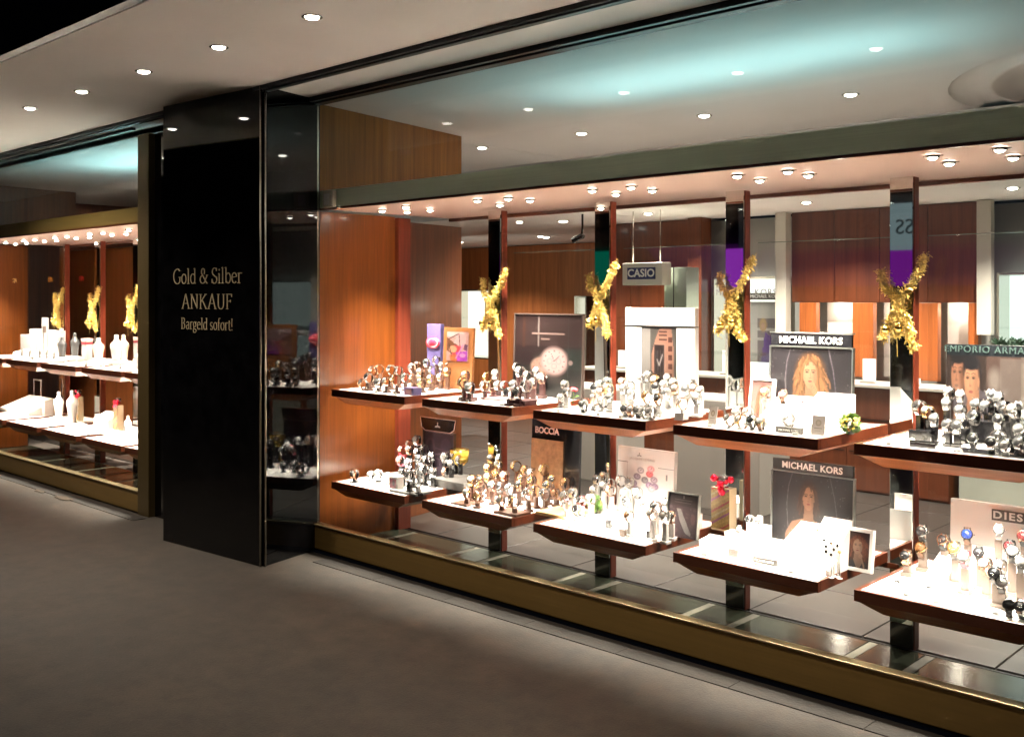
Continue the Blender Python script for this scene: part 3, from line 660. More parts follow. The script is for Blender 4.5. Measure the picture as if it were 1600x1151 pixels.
# opposite side of the street: dark shopfront with lit fascia, seen only in mirrors and glass
op = empty('opposite_shopfront', 'dark shopfront across the street with grey blue and purple lit fascia', 'shopfront', (0, -8, 0))
obj('facade', B((-40, -.3, 0), (8, -.22, 7)), mat('night_facade', (.006, .006, .007), .6), op)
obj('fascia', B((-9.4, -.2, 2.42), (-4.0, -.05, 3.22)), emit_mat('fascia_grey', (.30, .36, .40), .42), op)
obj('purple_panel', B((-9.4, -.2, 1.80), (-4.0, -.05, 2.415)), emit_mat('fascia_purple', (.30, .02, .42), .40), op)
obj('violet_panel', MB()._add([(-11.4, -.05, 2.55), (-9.45, -.05, 2.55), (-9.45, -.05, 1.7), (-10.6, -.05, 1.7), (-11.4, -.12, 2.55), (-9.45, -.12, 2.55), (-9.45, -.12, 1.7), (-10.6, -.12, 1.7)], [(3,2,1,0),(4,5,6,7),(0,1,5,4),(1,2,6,5),(2,3,7,6),(3,0,4,7)]), emit_mat('fascia_violet', (.50, .05, .75), .45), op)
obj('green_panel', B((-15, -.2, 1.6), (-12.4, -.05, 2.6)), mat('x', (.1,.1,.1)) and emit_mat('fascia_green', (.0, .11, .07), .6), op)
obj('window', B((-9.4, -.2, .2), (-4.2, -.06, 1.75)), mat('dim_window', (.03, .03, .03), .2), op)
me = text_mesh('SS', .36, depth=.01); me.materials.clear(); me.materials.append(black_metal); me.name = 'lettering'
link('lettering', me, op, (-7.05, -.03, 2.80), (rad(90), 0, rad(180)))
for x, m_, lab in ((-37.2, emit_mat('neon_orange', (1, .28, .03), 3.0), 'orange'), (-34.6, emit_mat('neon_red', (1, .02, .02), 2.5), 'red'), (-40.5, emit_mat('neon_warm', (1, .62, .2), 3.5), 'yellow')):
    s = empty('neon_sign', f'small {lab} neon sign far down the opposite side of the street', 'neon sign', (x, -7.9, 2.25)); obj('tube_letters', MB().tube([(-.16, 0, -.08), (-.16, 0, .08), (-.02, 0, .08), (-.02, 0, -.08), (.10, 0, .08), (.16, 0, -.08)], .016, 6), m_, s)

# ---------------------------------------------------------------- gold garlands on the posts
foil = mat('gold_foil', (.60, .42, .12), .36, .7, noise=.45, nscale=90); foil2 = mat('gold_ball', (.85, .58, .16), .1, 1)
def garland(x, y, zc, seed, label, group, s=1.0):
    r = random.Random(seed); g = empty('garland', label, 'garland', (x, y, zc), 0, group)
    j = lambda a: a + r.uniform(-.012, .012)
    arms = [[(j(-.085)*s, 0, j(.135)), (-.075, -.01, j(.08)), (-.03, -.02, j(.025)), (0, -.02, 0)],
            [(.10*s+r.uniform(-.01, .02), 0, j(.20)), (.085, -.01, j(.13)), (.03, -.02, j(.04)), (0, -.02, -.02)],
            [(0, -.02, -.02), (j(-.03), -.025, -.09), (j(-.075), -.02, j(-.17))],
            [(0, -.02, -.02), (j(.03), -.025, -.09), (j(.045), -.02, j(-.16)), (j(.07), -.02, j(-.21))],
            [(0, -.03, .0), (j(.0), -.035, -.08), (j(-.01), -.03, j(-.15))]]
    m = MB()
    for k, arm in enumerate(arms):
        pts = [Vector(p) for p in arm]
        for i in range(len(pts)-1):
            n = int((pts[i+1]-pts[i]).length*(3800 if k < 2 else 4200))
            for q in range(n):
                p = pts[i].lerp(pts[i+1], r.random())+Vector((r.gauss(0, .0085), r.gauss(0, .008), r.gauss(0, .007))); d = Vector((r.gauss(0, 1), r.gauss(0, 1), r.gauss(0, 1))).normalized()
                L_ = r.uniform(.008, .022 if k < 2 else .024); w_ = d.orthogonal().normalized()*r.uniform(.0014, .0030)
                e = p+d*L_+Vector((0, 0, -.004)); m._add([p-w_, p+w_, e+w_*.7, e-w_*.7], [(0,1,2,3)])
    t = obj('tinsel', m, foil, g); t['kind'] = 'stuff'
    for (bx_, bz) in ((-.045+r.uniform(-.01, .01), -.135+r.uniform(-.01, .01)), (.022+r.uniform(-.01, .01), -.125+r.uniform(-.015, .01))):
        b = obj('bauble', MB().ball((bx_, -.055, bz), .0185, 16, 10), foil2, g); obj('cap', MB().lathe([(.004, 0), (.004, .006)], 8, Matrix.Translation((bx_, -.055, bz+.018))), trim_steel, b)
    obj('hanging_thread', MB().tube([(0, -.05, -.12), (.004, -.05, -.25)], .0012, 4), foil, g)
    return g
for i in range(4): garland(-4.49+.868*i, 4.555, [1.575, 1.60, 1.60, 1.585][i], 40+i, f'bushy gold tinsel bow with baubles tied to the {ORD[i]} mirrored post from the pillar', 'gold tinsel bows', 1)
for i, x in enumerate(LPX): garland(x+.0, 4.33, 1.50, 60+i, f'gold tinsel bow on the {ORD[i]} post of the jewellery window from its far end', 'gold tinsel bows', 1)

# ---------------------------------------------------------------- watches and stands
METAL = {'s': ('silver', mat('watch_steel', (.55, .545, .54), .24, 1)), 'g': ('gold', mat('watch_gold', (.52, .34, .15), .24, 1)), 'r': ('rose gold', mat('watch_rose', (.50, .30, .21), .24, 1)), 'k': ('black', mat('watch_black', (.03, .03, .03), .25, .6))}
DIAL = {'w': ('white', mat('dial_white', (.42, .41, .40), .3)), 'k': ('black', mat('dial_black', (.012, .012, .014), .4)), 'b': ('blue', mat('dial_blue', (.012, .04, .30), .4)),
        'r': ('dark red', mat('dial_red', (.16, .02, .025), .4)), 's': ('grey', mat('dial_grey', (.12, .12, .125), .4)), 'g': ('brown', mat('dial_brown', (.20, .09, .03), .4)), 'p': ('pink', mat('dial_pink', (.45, .22, .22), .3))}
STRAP = {'m': ('bracelet', None), 'k': ('black strap', mat('strap_black', (.018, .016, .016), .5)), 'b': ('brown strap', mat('strap_brown', (.11, .045, .02), .5)), 'w': ('white strap', mat('strap_white', (.45, .44, .43), .4)), 'r': ('red strap', mat('strap_red', (.32, .03, .05), .45)), 'c': ('pink strap', mat('strap_pink', (.75, .20, .28), .45))}
RY, RZ = .0255, .030          # half depth and half height of the closed strap
ANG = 26                      # the case sits this far above the front of the loop
def loop_pt(a, off=0): return Vector((0, -(RY+off)*math.cos(rad(a)), RZ+(RZ+off)*math.sin(rad(a))))
def strap_mesh(metal, key):
    m = MB(); n = 26; 
    for i in range(n):
        a0 = ANG+30+(300)*i/n; a1 = a0+300/n-(2.2 if key == 'm' else 0); f = abs((i+.5)/n-.5)*2
        w = (.0098 if key == 'm' else .0078)+.0030*f; th = .0028
        p = [loop_pt(a0), loop_pt(a0, th), loop_pt(a1, th), loop_pt(a1)]
        vs = [q+Vector((-w, 0, 0)) for q in p]+[q+Vector((w, 0, 0)) for q in p]
        m._add(vs, [(0,1,2,3),(7,6,5,4),(0,4,5,1),(1,5,6,2),(2,6,7,3),(3,7,4,0)])
    return m
CM = Matrix.Translation(loop_pt(ANG, -.003)) @ Matrix.Rotation(rad(90-ANG), 4, 'X')   # case axis points outwards
def case_mesh(square):
    m = MB()
    if square:
        m.box((-.017, -.020, 0), (.017, .020, .0073), CM); [m.box(p, q, CM) for p, q in (((-.017, -.020, .0074), (-.0137, .020, .0092)), ((.0137, -.020, .0074), (.017, .020, .0092)), ((-.0136, -.020, .0074), (.0136, -.0167, .0092)), ((-.0136, .0167, .0074), (.0136, .020, .0092)))]
    else:
        n0 = len(m.sm); m.lathe([(.0185, .001), (.0205, .0015), (.0208, .0062), (.0196, .0072)], 28, CM); m.lathe([(.0196, .0073), (.0192, .0092), (.0178, .0094), (.0172, .0080)], 28, CM, cap=False)
        m.sm = [False]*len(m.sm)
    for sx in (-1, 1):
        for sy in (-1, 1): m.box((sx*.0095-.0018, sy*.017, .001), (sx*.0095+.0018, sy*.0255, .0055), CM)
    m.lathe([(.0022, 0), (.0022, .004)], 8, CM @ Matrix.Translation((.0225, 0, .0045)) @ Matrix.Rotation(rad(90), 4, 'Y')); return m
def dial_mesh(square):
    m = MB()
    if square: m.box((-.0135, -.0165, .0076), (.0135, .0165, .0081), CM)
    else: m.lathe([(.0174, .0076), (.0174, .0079), (.001, .0080)], 26, CM, cap=False)
    return m
def hands_mesh():
    m = MB(); z = .0083
    for k in range(12):
        a = rad(30*k); R = Matrix.Rotation(a, 4, 'Z'); L_ = .0135 if k % 3 else .0125
        m.box((-.0005, L_, z), (.0005, .0162, z+.0003), CM @ R)
    m.box((-.0006, -.002, z+.0006), (.0006, .0135, z+.0009), CM @ Matrix.Rotation(rad(-60), 4, 'Z')); m.box((-.0008, -.002, z+.0003), (.0008, .009, z+.0006), CM @ Matrix.Rotation(rad(50), 4, 'Z'))
    if True:
        for x, y in ((-.0065, 0), (.0065, 0), (0, -.0068)): m.lathe([(.0028, z-.0001), (.0032, z+.0001), (.0030, z+.0002)], 10, CM @ Matrix.Translation((x, y, 0)), cap=False)
    return m
_c = {}
def cm(key, fn, m):
    if key not in _c: _c[key] = fn().mesh(key.split('|')[0], m)
    return _c[key]
def watch_parts(root, metal, dial, strap, square=False):
    mm = METAL[metal][1]; sm = STRAP[strap][1] or mm
    link('strap', cm(f'strap|{metal if strap == "m" else ""}{strap}', lambda: strap_mesh(metal, strap), sm), root)
    link('case', cm(f'case|{metal}{square}', lambda: case_mesh(square), mm), root)
    d = link('dial', cm(f'dial|{dial}{square}', lambda: dial_mesh(square), DIAL[dial][1]), root)
    link('hands', cm(f'hands|{"d" if dial in "wp" else "l"}', hands_mesh, METAL['k' if dial in 'wp' else 's'][1]), d)
STM = {'maroon': mat('stand_maroon', (.045, .010, .010), .45), 'brown': mat('stand_brown', (.06, .022, .011), .45), 'white': mat('stand_white', (.42, .41, .40), .4), 'black': mat('stand_black', (.010, .010, .011), .22, coat=.4), 'grey': mat('stand_grey', (.10, .095, .09), .5), 'taupe': mat('stand_taupe', (.16, .12, .10), .5), 'pink': mat('stand_pink', (.62, .42, .38), .5)}
def stand_mesh(h):
    """foot block, riser up to height h and an open cuff inside the strap"""
    m = MB(); bz = min(.014, max(.004, h*.4)); m.bbox((-.021, -.020, 0), (.021, .020, bz), .0015)
    if h > bz+.004: m.box((-.013, -.010, bz+.0005), (.013, .010, h-.0005))
    n = 12
    for i in range(n):
        a0 = -70+300*i/n; a1 = a0+300/n; p = [loop_pt(a0, -.0035), loop_pt(a0, -.001), loop_pt(a1, -.001), loop_pt(a1, -.0035)]
        vs = [q+Vector((-.0075, 0, h)) for q in p]+[q+Vector((.0075, 0, h)) for q in p]
        m._add(vs, [(0,1,2,3),(7,6,5,4),(0,4,5,1),(1,5,6,2),(2,6,7,3),(3,7,4,0)])
    return m
NW = 0
def watch_row(px_list, y, ztray, stand, where, row, styles, size=1.0, yaws=(-30, 25), seed=0):
    """watches of one row: each item (px, py[, style]) is the middle of its dial"""
    global NW
    r = random.Random(seed); items = sorted(px_list, key=lambda t: t[0])
    for i, it in enumerate(items):
        st = it[2] if len(it) > 2 else styles[i % len(styles)]
        s = size*r.uniform(.93, 1.1); c = at(it[0], it[1], y=y-.03)
        zb = c.z-(RZ+RZ*math.sin(rad(ANG)))*s; h = max(0, zb-ztray)
        z0 = max(zb, ztray+.004)
        yaw = rad(r.uniform(*yaws)); hq = round(max(.006, (z0-ztray)/s)/.01)*.01
        if hq > .012: z0 = ztray+hq*s+.0006
        sq = len(st) > 3
        nm = ('square ' if sq else '')+METAL[st[0]][0]
        lab = f'{nm} watch, {DIAL[st[1]][0]} dial, {STRAP[st[2]][0]}, {ORD[i]} in {row} row, {where} tray'
        w = empty('wrist_watch', lab, 'watch', (c.x, y, z0), (rad(r.uniform(-4, 4)), 0, yaw), 'wrist watches on the display trays'); w.scale = (s, s, s)
        watch_parts(w, *st[:3], sq)
        sm = STM[stand]; key = f'stand|{stand}{hq:.2f}'
        if key not in _c: _c[key] = stand_mesh(hq).mesh('watch_stand', sm)
        so = link('watch_stand', _c[key], None, (c.x, y, ztray+.0003), (0, 0, yaw)); so.scale = (s, s, s)
        so.location.z = z0-hq*s; 
        tag(so, f'{stand} watch stand, {ORD[i]} in {row} row, {where} tray', 'watch stand', 'watch stands on the display trays')
        NW += 1
U, Lw = 1.015, .430
def W(where, z, stand, rows, styles, size=1.0, **k):
    names = ['front', 'second', 'third', 'fourth', 'rear']
    for j, (y, pts) in enumerate(rows): watch_row(pts, y, z, stand, where, names[j] if len(rows) <= 5 else ORD[j], styles, size, seed=hash((round(y, 3), len(where))) % 1000 if False else int(y*1000)+len(where)*7, **k)
W('upper comic poster', U, 'brown', [
  (4.00, [(562,597),(571,588),(586,596),(599,593),(614,590)]),
  (4.15, [(578,577),(606,575),(628,588),(641,590),(654,594)]),
  (4.28, [(588,574),(618,577),(640,573),(652,580),(668,590)]),
  (4.40, [(648,569),(662,565),(672,577),(684,587),(694,578)]),
  (4.48, [(661,583),(677,561),(687,570),(698,566),(706,577)])], ['rsm','skm','ssm','rwm','gwm','ssm'], .95)
W('upper two watches poster', U, 'maroon', [
  (3.97, [(719,596),(729,604),(790,611,'ssm'),(804,610)]),
  (4.12, [(722,585),(752,601),(817,601,'skm')]),
  (4.25, [(764,601),(774,600),(785,600),(797,598),(828,596)]),
  (4.38, [(758,585),(769,583),(808,578,'swm'),(820,584),(842,589)]),
  (4.47, [(803,573,'swm'),(834,579,'swm'),(846,591)])], ['gwm','swm','swk','ssm','swb'], 1.0)
W('upper square watch poster', U, 'white', [
  (3.99, [(907,630,'swm'),(972,641),(981,647),(992,649),(1003,643),(1013,646)]),
  (4.10, [(871,621),(881,611),(925,620),(937,626),(948,618),(1006,618,'ggb'),(1024,621,'gkb'),(1062,628)]),
  (4.22, [(878,600),(926,606,'skm'),(936,612),(946,604,'gwm'),(970,606),(982,614),(1037,611),(1050,606),(1084,619)]),
  (4.33, [(932,599),(944,596),(968,594),(979,601),(1020,603,'skm'),(1033,598),(1066,608),(1079,606),(1090,610)]),
  (4.40, [(999,588),(1009,584),(1020,592,'gwm'),(1038,590),(1048,597),(1075,600)])], ['swm','ssm','rwm','swk','swm'], .94)
W('upper curly woman poster', U, 'white', [
  (3.98, [(1136,652,'swb'),(1155,656,'gwb'),(1171,655,'skk'),(1184,660,'gwb')]),
  (4.12, [(1146,644,'sww'),(1164,644,'rww'),(1228,652,'swk')]),
  (4.30, [(1192,612,'gwb'),(1220,615,'rpb'),(1249,632,'kpm'),(1276,642,'rww'),(1298,652,'gwb')])], ['swm'], .95)
W('upper embracing couple', U, 'black', [
  (3.97, [(1545,690,'skm'),(1572,694),(1592,690)]),
  (4.08, [(1456,652,'swm'),(1478,661,'ssm'),(1491,663,'ssm'),(1517,690,'skk'),(1558,680),(1590,668)]),
  (4.20, [(1433,632,'skm'),(1446,642,'gwm'),(1503,653,'swm'),(1519,651,'skk'),(1557,654),(1582,640)]),
  (4.32, [(1475,627,'swm'),(1498,640,'ssm'),(1523,630,'ssk'),(1540,634,'ssm'),(1566,632),(1595,646)]),
  (4.42, [(1480,610,'swm'),(1497,615,'swm'),(1545,615,'skm'),(1557,620,'ssm'),(1588,636)])], ['skm','swm','ssm','swk'], .92)
W('lower violet board', Lw, 'black', [
  (3.97, [(549,739,'rwm'),(634,741,'ssm'),(648,748,'ssm')]),
  (4.08, [(574,741,'sww'),(586,739,'sww'),(600,744,'sww'),(624,737,'skm'),(640,726,'skm')]),
  (4.20, [(622,716,'rsr'),(633,722,'ssm'),(650,716,'skm'),(658,731),(671,736)]),
  (4.32, [(624,702,'rwr'),(635,700,'rsm'),(648,706,'swm'),(662,716),(693,735,'rwm'),(700,722)]),
  (4.43, [(636,692,'rwm'),(647,686,'swm'),(658,700),(669,712),(690,713,'sww'),(706,709),(714,716,'swm')])], ['swm','ssm','swk'], 1.0)
W('lower cork board', Lw, 'brown', [
  (3.96, [(724,768,'gwb'),(741,774),(778,779,'gwb'),(798,781,'gkb')]),
  (4.08, [(732,747,'gwm'),(745,759,'gkb'),(764,757),(792,760,'swk'),(820,768,'skb')]),
  (4.18, [(744,748),(758,744,'gwm'),(776,760,'skk'),(806,756,'gkb'),(832,763),(846,771,'skk')]),
  (4.29, [(758,728,'gwm'),(770,740),(784,741,'rwm'),(812,746,'gkb'),(826,748),(850,758,'gkb'),(864,770,'rgb')]),
  (4.42, [(762,716,'gwm'),(774,724,'gwm'),(802,726,'gwm'),(815,733,'ggb'),(826,738,'swm'),(846,732,'gwm'),(858,748,'gkb'),(878,752,'ggb')])], ['gkb','ggb','swb','gwm'], 1.0)
W('lower red cluster', Lw, 'white', [
  (4.00, [(978,804,'sgb'),(1014,800,'rwb'),(1034,806,'swm')]),
  (4.08, [(880,786,'swc'),(898,795,'skk'),(1020,790,'skb'),(1044,806,'rkb')]),
  (4.20, [(878,772,'swk'),(890,769,'ssm'),(904,782,'skr'),(918,776,'swm'),(974,783,'skk'),(1000,784,'sww'),(1040,786)]),
  (4.34, [(928,748,'skm'),(922,764,'swm'),(938,756,'swk'),(950,764,'rwm'),(973,770,'sww'),(992,768,'swk')]),
  (4.45, [(939,744,'sgm'),(949,752,'skm'),(966,748,'swk'),(980,751,'ssm')])], ['swm','ssm'], .92)
# the near tray: well separated large watches on small blocks
W('lower blank board', Lw, 'taupe', [
  (3.96, [(1572,944,'kkk'),(1594,952,'skm')]),
  (4.05, [(1562,908,'swk'),(1553,896,'kkk')]),
  (4.14, [(1504,872,'swr'),(1537,881,'rwb'),(1590,880,'swk')]),
  (4.24, [(1413,868,'rkm'),(1489,857,'ggk'),(1527,864,'kkk'),(1560,884,'swk'),(1577,862,'kwk')]),
  (4.36, [(1437,856,'ggb'),(1438,829,'skk'),(1472,843,'rkk'),(1508,834,'kbb'),(1556,828,'sww'),(1576,853,'krk'),(1598,838,'rrk')])], ['swk'], 1.08, yaws=(-12, 30))
W('lower braided woman', Lw, 'white', [(4.22, [(1168,812,'skw'),(1182,811,'ssw')]), (4.1, [(1150,826,'sww')])], ['sww'], .8)

# ---------------------------------------------------------------- posters and boards on the trays
def board(name, label, p0, p1, y, art=None, frame=None, thick=.012, tilt=4, base=None, cat='poster', back=None, fw=.008):
    """upright board whose print fills the photo rectangle p0 (top left) to p1 (bottom right)"""
    a = at(*p0, y=y); b = at(p1[0], p1[1], y=y); w = b.x-a.x; z0 = b.z if base is None else base; h = a.z-z0
    e = empty(name, label, cat, ((a.x+b.x)/2, y, z0), (rad(-tilt), 0, 0))
    obj('board', BB((-w/2, .0012, 0), (w/2, thick, h), .001), back or white_paint, e)
    if art: link('print', print_mesh(art, w-.002, h-.002), e, (0, 0, .001))
    if frame:
        g = MB(); g.box((-w/2-fw, -.006, 0), (-w/2-.0005, thick+.004, h+fw)).box((w/2+.0005, -.006, 0), (w/2+fw, thick+.004, h+fw)).box((-w/2, -.006, h+.0005), (w/2, thick+.004, h+fw)); obj('frame', g, frame, e)
    return e, w, h
UB, LB = 1.0155, .4305
# upper one: violet column with red oval, wooden comic panel
e, w, h = board('column_sign', 'slim violet column sign with glowing red oval beside the comic art poster', (667,506), (688,575), 4.50, None, None, .035, 0, UB, 'sign', mat('violet_card', (.075, .06, .16), .4))
obj('oval', MB().lathe([(.001, 0), (.060, 0), (.066, .004), (.066, .008), (.001, .0081)], 28, Matrix.Translation((0, -.001, h*.70)) @ Matrix.Rotation(rad(90), 4, 'X') @ Matrix.Diagonal((1, .55, 1, 1))), mat('red_oval', (.55, .02, .05), .3), e)
obj('oval_ring', MB().lathe([(.044, .0085), (.050, .0095), (.050, .0085)], 28, Matrix.Translation((0, -.001, h*.70)) @ Matrix.Rotation(rad(90), 4, 'X') @ Matrix.Diagonal((1, .55, 1, 1)), cap=False), mat('pink_ink', (.85, .35, .40), .4), e)
a = Art(44, 62, (.55, .30, .28)); a.ell(.3, .95, .5, .12, (.75, .50, .50)); a.poly([(0, .8), (.5, .55), (.35, .2), (0, .35)], (.16, .06, .03)); a.poly([(.30, .62), (.55, .95), (.9, .9), (.85, .45)], (.62, .38, .38)); a.line([(.55, .95), (.62, .5)], .02, (.15, .05, .08)); a.line([(.1, .75), (.5, .92)], .03, (.1, .05, .05))
a.poly([(.35, .55), (.7, .5), (.6, .1), (.25, .15)], (.62, .04, .06)); a.ell(.3, .40, .18, .12, (.65, .30, .18)); a.poly([(.45, .30), (.95, .35), (.95, 0), (.5, 0)], (.35, .04, .40)); a.poly([(.15, .22), (.5, .2), (.5, 0), (.2, 0)], (.75, .13, .03)); a.poly([(.82, .6), (.97, .55), (.95, .35), (.78, .4)], (.12, .03, .10)); a.line([(.45, .1), (.75, .55)], .035, (.75, .22, .45)); a.line([(.1, .6), (.25, .15)], .02, (.04, .02, .02)); a.ell(.75, .2, .13, .07, (.7, .25, .5)); a.grain(.25, 3)
e, w, h = board('comic_poster', 'wooden display panel with colourful comic style picture of a face', (690,511), (736,600), 4.44, None, None, .02, 3, UB, 'poster', mat('light_wood_board', (.14, .05, .014), .45, noise=.2, nscale=6, stretch=(1, 1, .2)))
pic = link('print', print_mesh(a, w*.74, h*.47), e, (0, -.003, h*.46)); 
# upper two: black poster with two watches
a = Art(78, 92, (.022, .008, .010)); a.rect(0, .62, 1, 1, (.045, .022, .022)); a.rect(0, 0, 1, .38, (.006, .007, .008)); a.rect(.55, .35, 1, .60, (.02, .028, .026)); a.rect(.12, .60, .16, 1, (.08, .03, .02)); a.line([(.36, 1), (.36, .62)], .012, (.25, .2, .19)); a.rect(.26, .765, .74, .785, (.36, .24, .22)); a.rect(.40, .70, .52, .715, (.3, .2, .18))
def dialart(a, x, y, r, face, rim):
    k = a.w/a.h
    a.ell(x, y, r, r*k, rim); a.ell(x, y, r*.86, r*.86*k, face)
    for q in range(12):
        t = rad(30*q); a.ell(x+r*.72*math.cos(t), y+r*.72*k*math.sin(t), r*.055, r*.055*k, (.25, .12, .12))
    for dx, dy in ((-.32, 0), (.32, 0), (0, -.34)): a.ell(x+r*dx, y+r*dy*k, r*.2, r*.2*k, (.5, .35, .36)); a.ell(x+r*dx, y+r*dy*k, r*.15, r*.15*k, face)
    a.line([(x, y), (x+r*.35, y+r*.35*k)], .006, (.15, .05, .08)); a.line([(x, y), (x-r*.2, y+r*.5*k)], .005, (.15, .05, .08))
a.poly([(.28, .5), (.50, .6), (.48, .16), (.30, .18)], (.03, .02, .02)); dialart(a, .40, .36, .155, (.52, .30, .24), (.25, .16, .13)); a.poly([(.52, .62), (.72, .62), (.70, .16), (.54, .16)], (.028, .018, .018)); dialart(a, .60, .44, .205, (.70, .50, .50), (.40, .26, .25)); a.ell(.84, .43, .03, .03, (.35, .25, .24)); a.rect(.80, .0, .802, 1, (.05, .05, .05))
e, w, h = board('poster', 'black poster showing two large wristwatch faces on upper tray', (803,491), (908,630), 4.46, a, mat('dark_frame', (.05, .035, .03), .3), .012, 2, UB)
for i, (x, c_) in enumerate(((.03, 'w'), (.09, 'w'))): pass
# upper three: white display box with square watch picture
a = Art(52, 92, (.13, .12, .11)); a.rect(.0, 0, .25, 1, (.42, .39, .38))
a.poly([(.40, .86), (.52, .99), (.86, .99), (.93, .70), (.93, .30), (.82, .02), (.50, .02), (.38, .16), (.28, .40), (.28, .66)], (.52, .27, .20)); a.poly([(.36, .80), (.72, .80), (.70, .22), (.34, .24)], (.50, .28, .22)); a.rect(.36, .28, .66, .78, (.035, .02, .02))
for q in range(4): a.rect(.40+.07*q, .34, .42+.07*q, .72, (.10, .08, .09))
a.line([(.51, .53), (.60, .66)], .02, (.4, .36, .36)); a.line([(.51, .53), (.45, .60)], .02, (.4, .36, .36))
for q in range(7): a.rect(.76, .16+.11*q, .88, .22+.11*q, (.14, .04, .03))
for q in range(3): a.rect(.46, .05+.06*q, .72, .075+.06*q, (.12, .04, .03)); a.rect(.50, .84+.05*q, .74, .86+.05*q, (.12, .04, .03))
bx3 = empty('display_box', 'tall white display box with gold square watch picture under a header', 'display box', ((-3.341-2.895)/2, 4.42, UB))
w3 = .446; h3 = at(1030, 481, y=4.42).z-UB; hh = .095
obj('header', BB((-w3/2, -.006, h3-hh), (w3/2, .03, h3), .002), mat('box_white', (.52, .49, .47), .35), bx3)
obj('shadow_gap', B((-w3/2+.003, -.006, h3-hh-.005), (w3/2-.003, .028, h3-hh-.0005)), black_metal, bx3)
for s, ww in ((-1, .105), (1, .115)): obj('side_column', BB((s*w3/2-(ww if s > 0 else 0), -.004, 0), (s*w3/2+(ww if s < 0 else 0), .03, h3-hh-.006), .002), mat('box_white'), bx3)
obj('backboard', B((-w3/2+.106, .0, 0), (w3/2-.116, .03, h3-hh-.006)), mat('box_white'), bx3)
link('print', print_mesh(a, w3-.225, h3-hh-.008), bx3, (-.005, -.0015, .001))
def crown_logo(par, x, y, z, s, m):
    g = MB(); M = Matrix.Translation((x, y, z)) @ Matrix.Rotation(rad(90), 4, 'X')
    for sx in (-1, 1): g.prism([(sx*.2*s, -.5*s), (sx*.85*s, -.5*s), (sx*.75*s, -.25*s), (sx*.25*s, -.1*s)][::sx], 0, .001, M)
    g.prism([(-.16*s, -.42*s), (.16*s, -.42*s), (.10*s, .25*s), (-.10*s, .25*s)], 0, .001, M); g.lathe([(.001, 0), (.17*s, 0), (.17*s, .001), (.001, .0011)], 14, M @ Matrix.Translation((0, .42*s, 0))); obj('emblem', g, m, par)
grey_ink = mat('grey_ink', (.16, .15, .14), .5); pale_ink = mat('pale_ink', (.45, .38, .35), .5)
crown_logo(bx3, -.005, -.0075, h3-.033, .020, grey_ink); text('JACQUES LEMANS', .020, pale_ink, bx3, (0, -.0072, h3-.066), spacing=1.2)
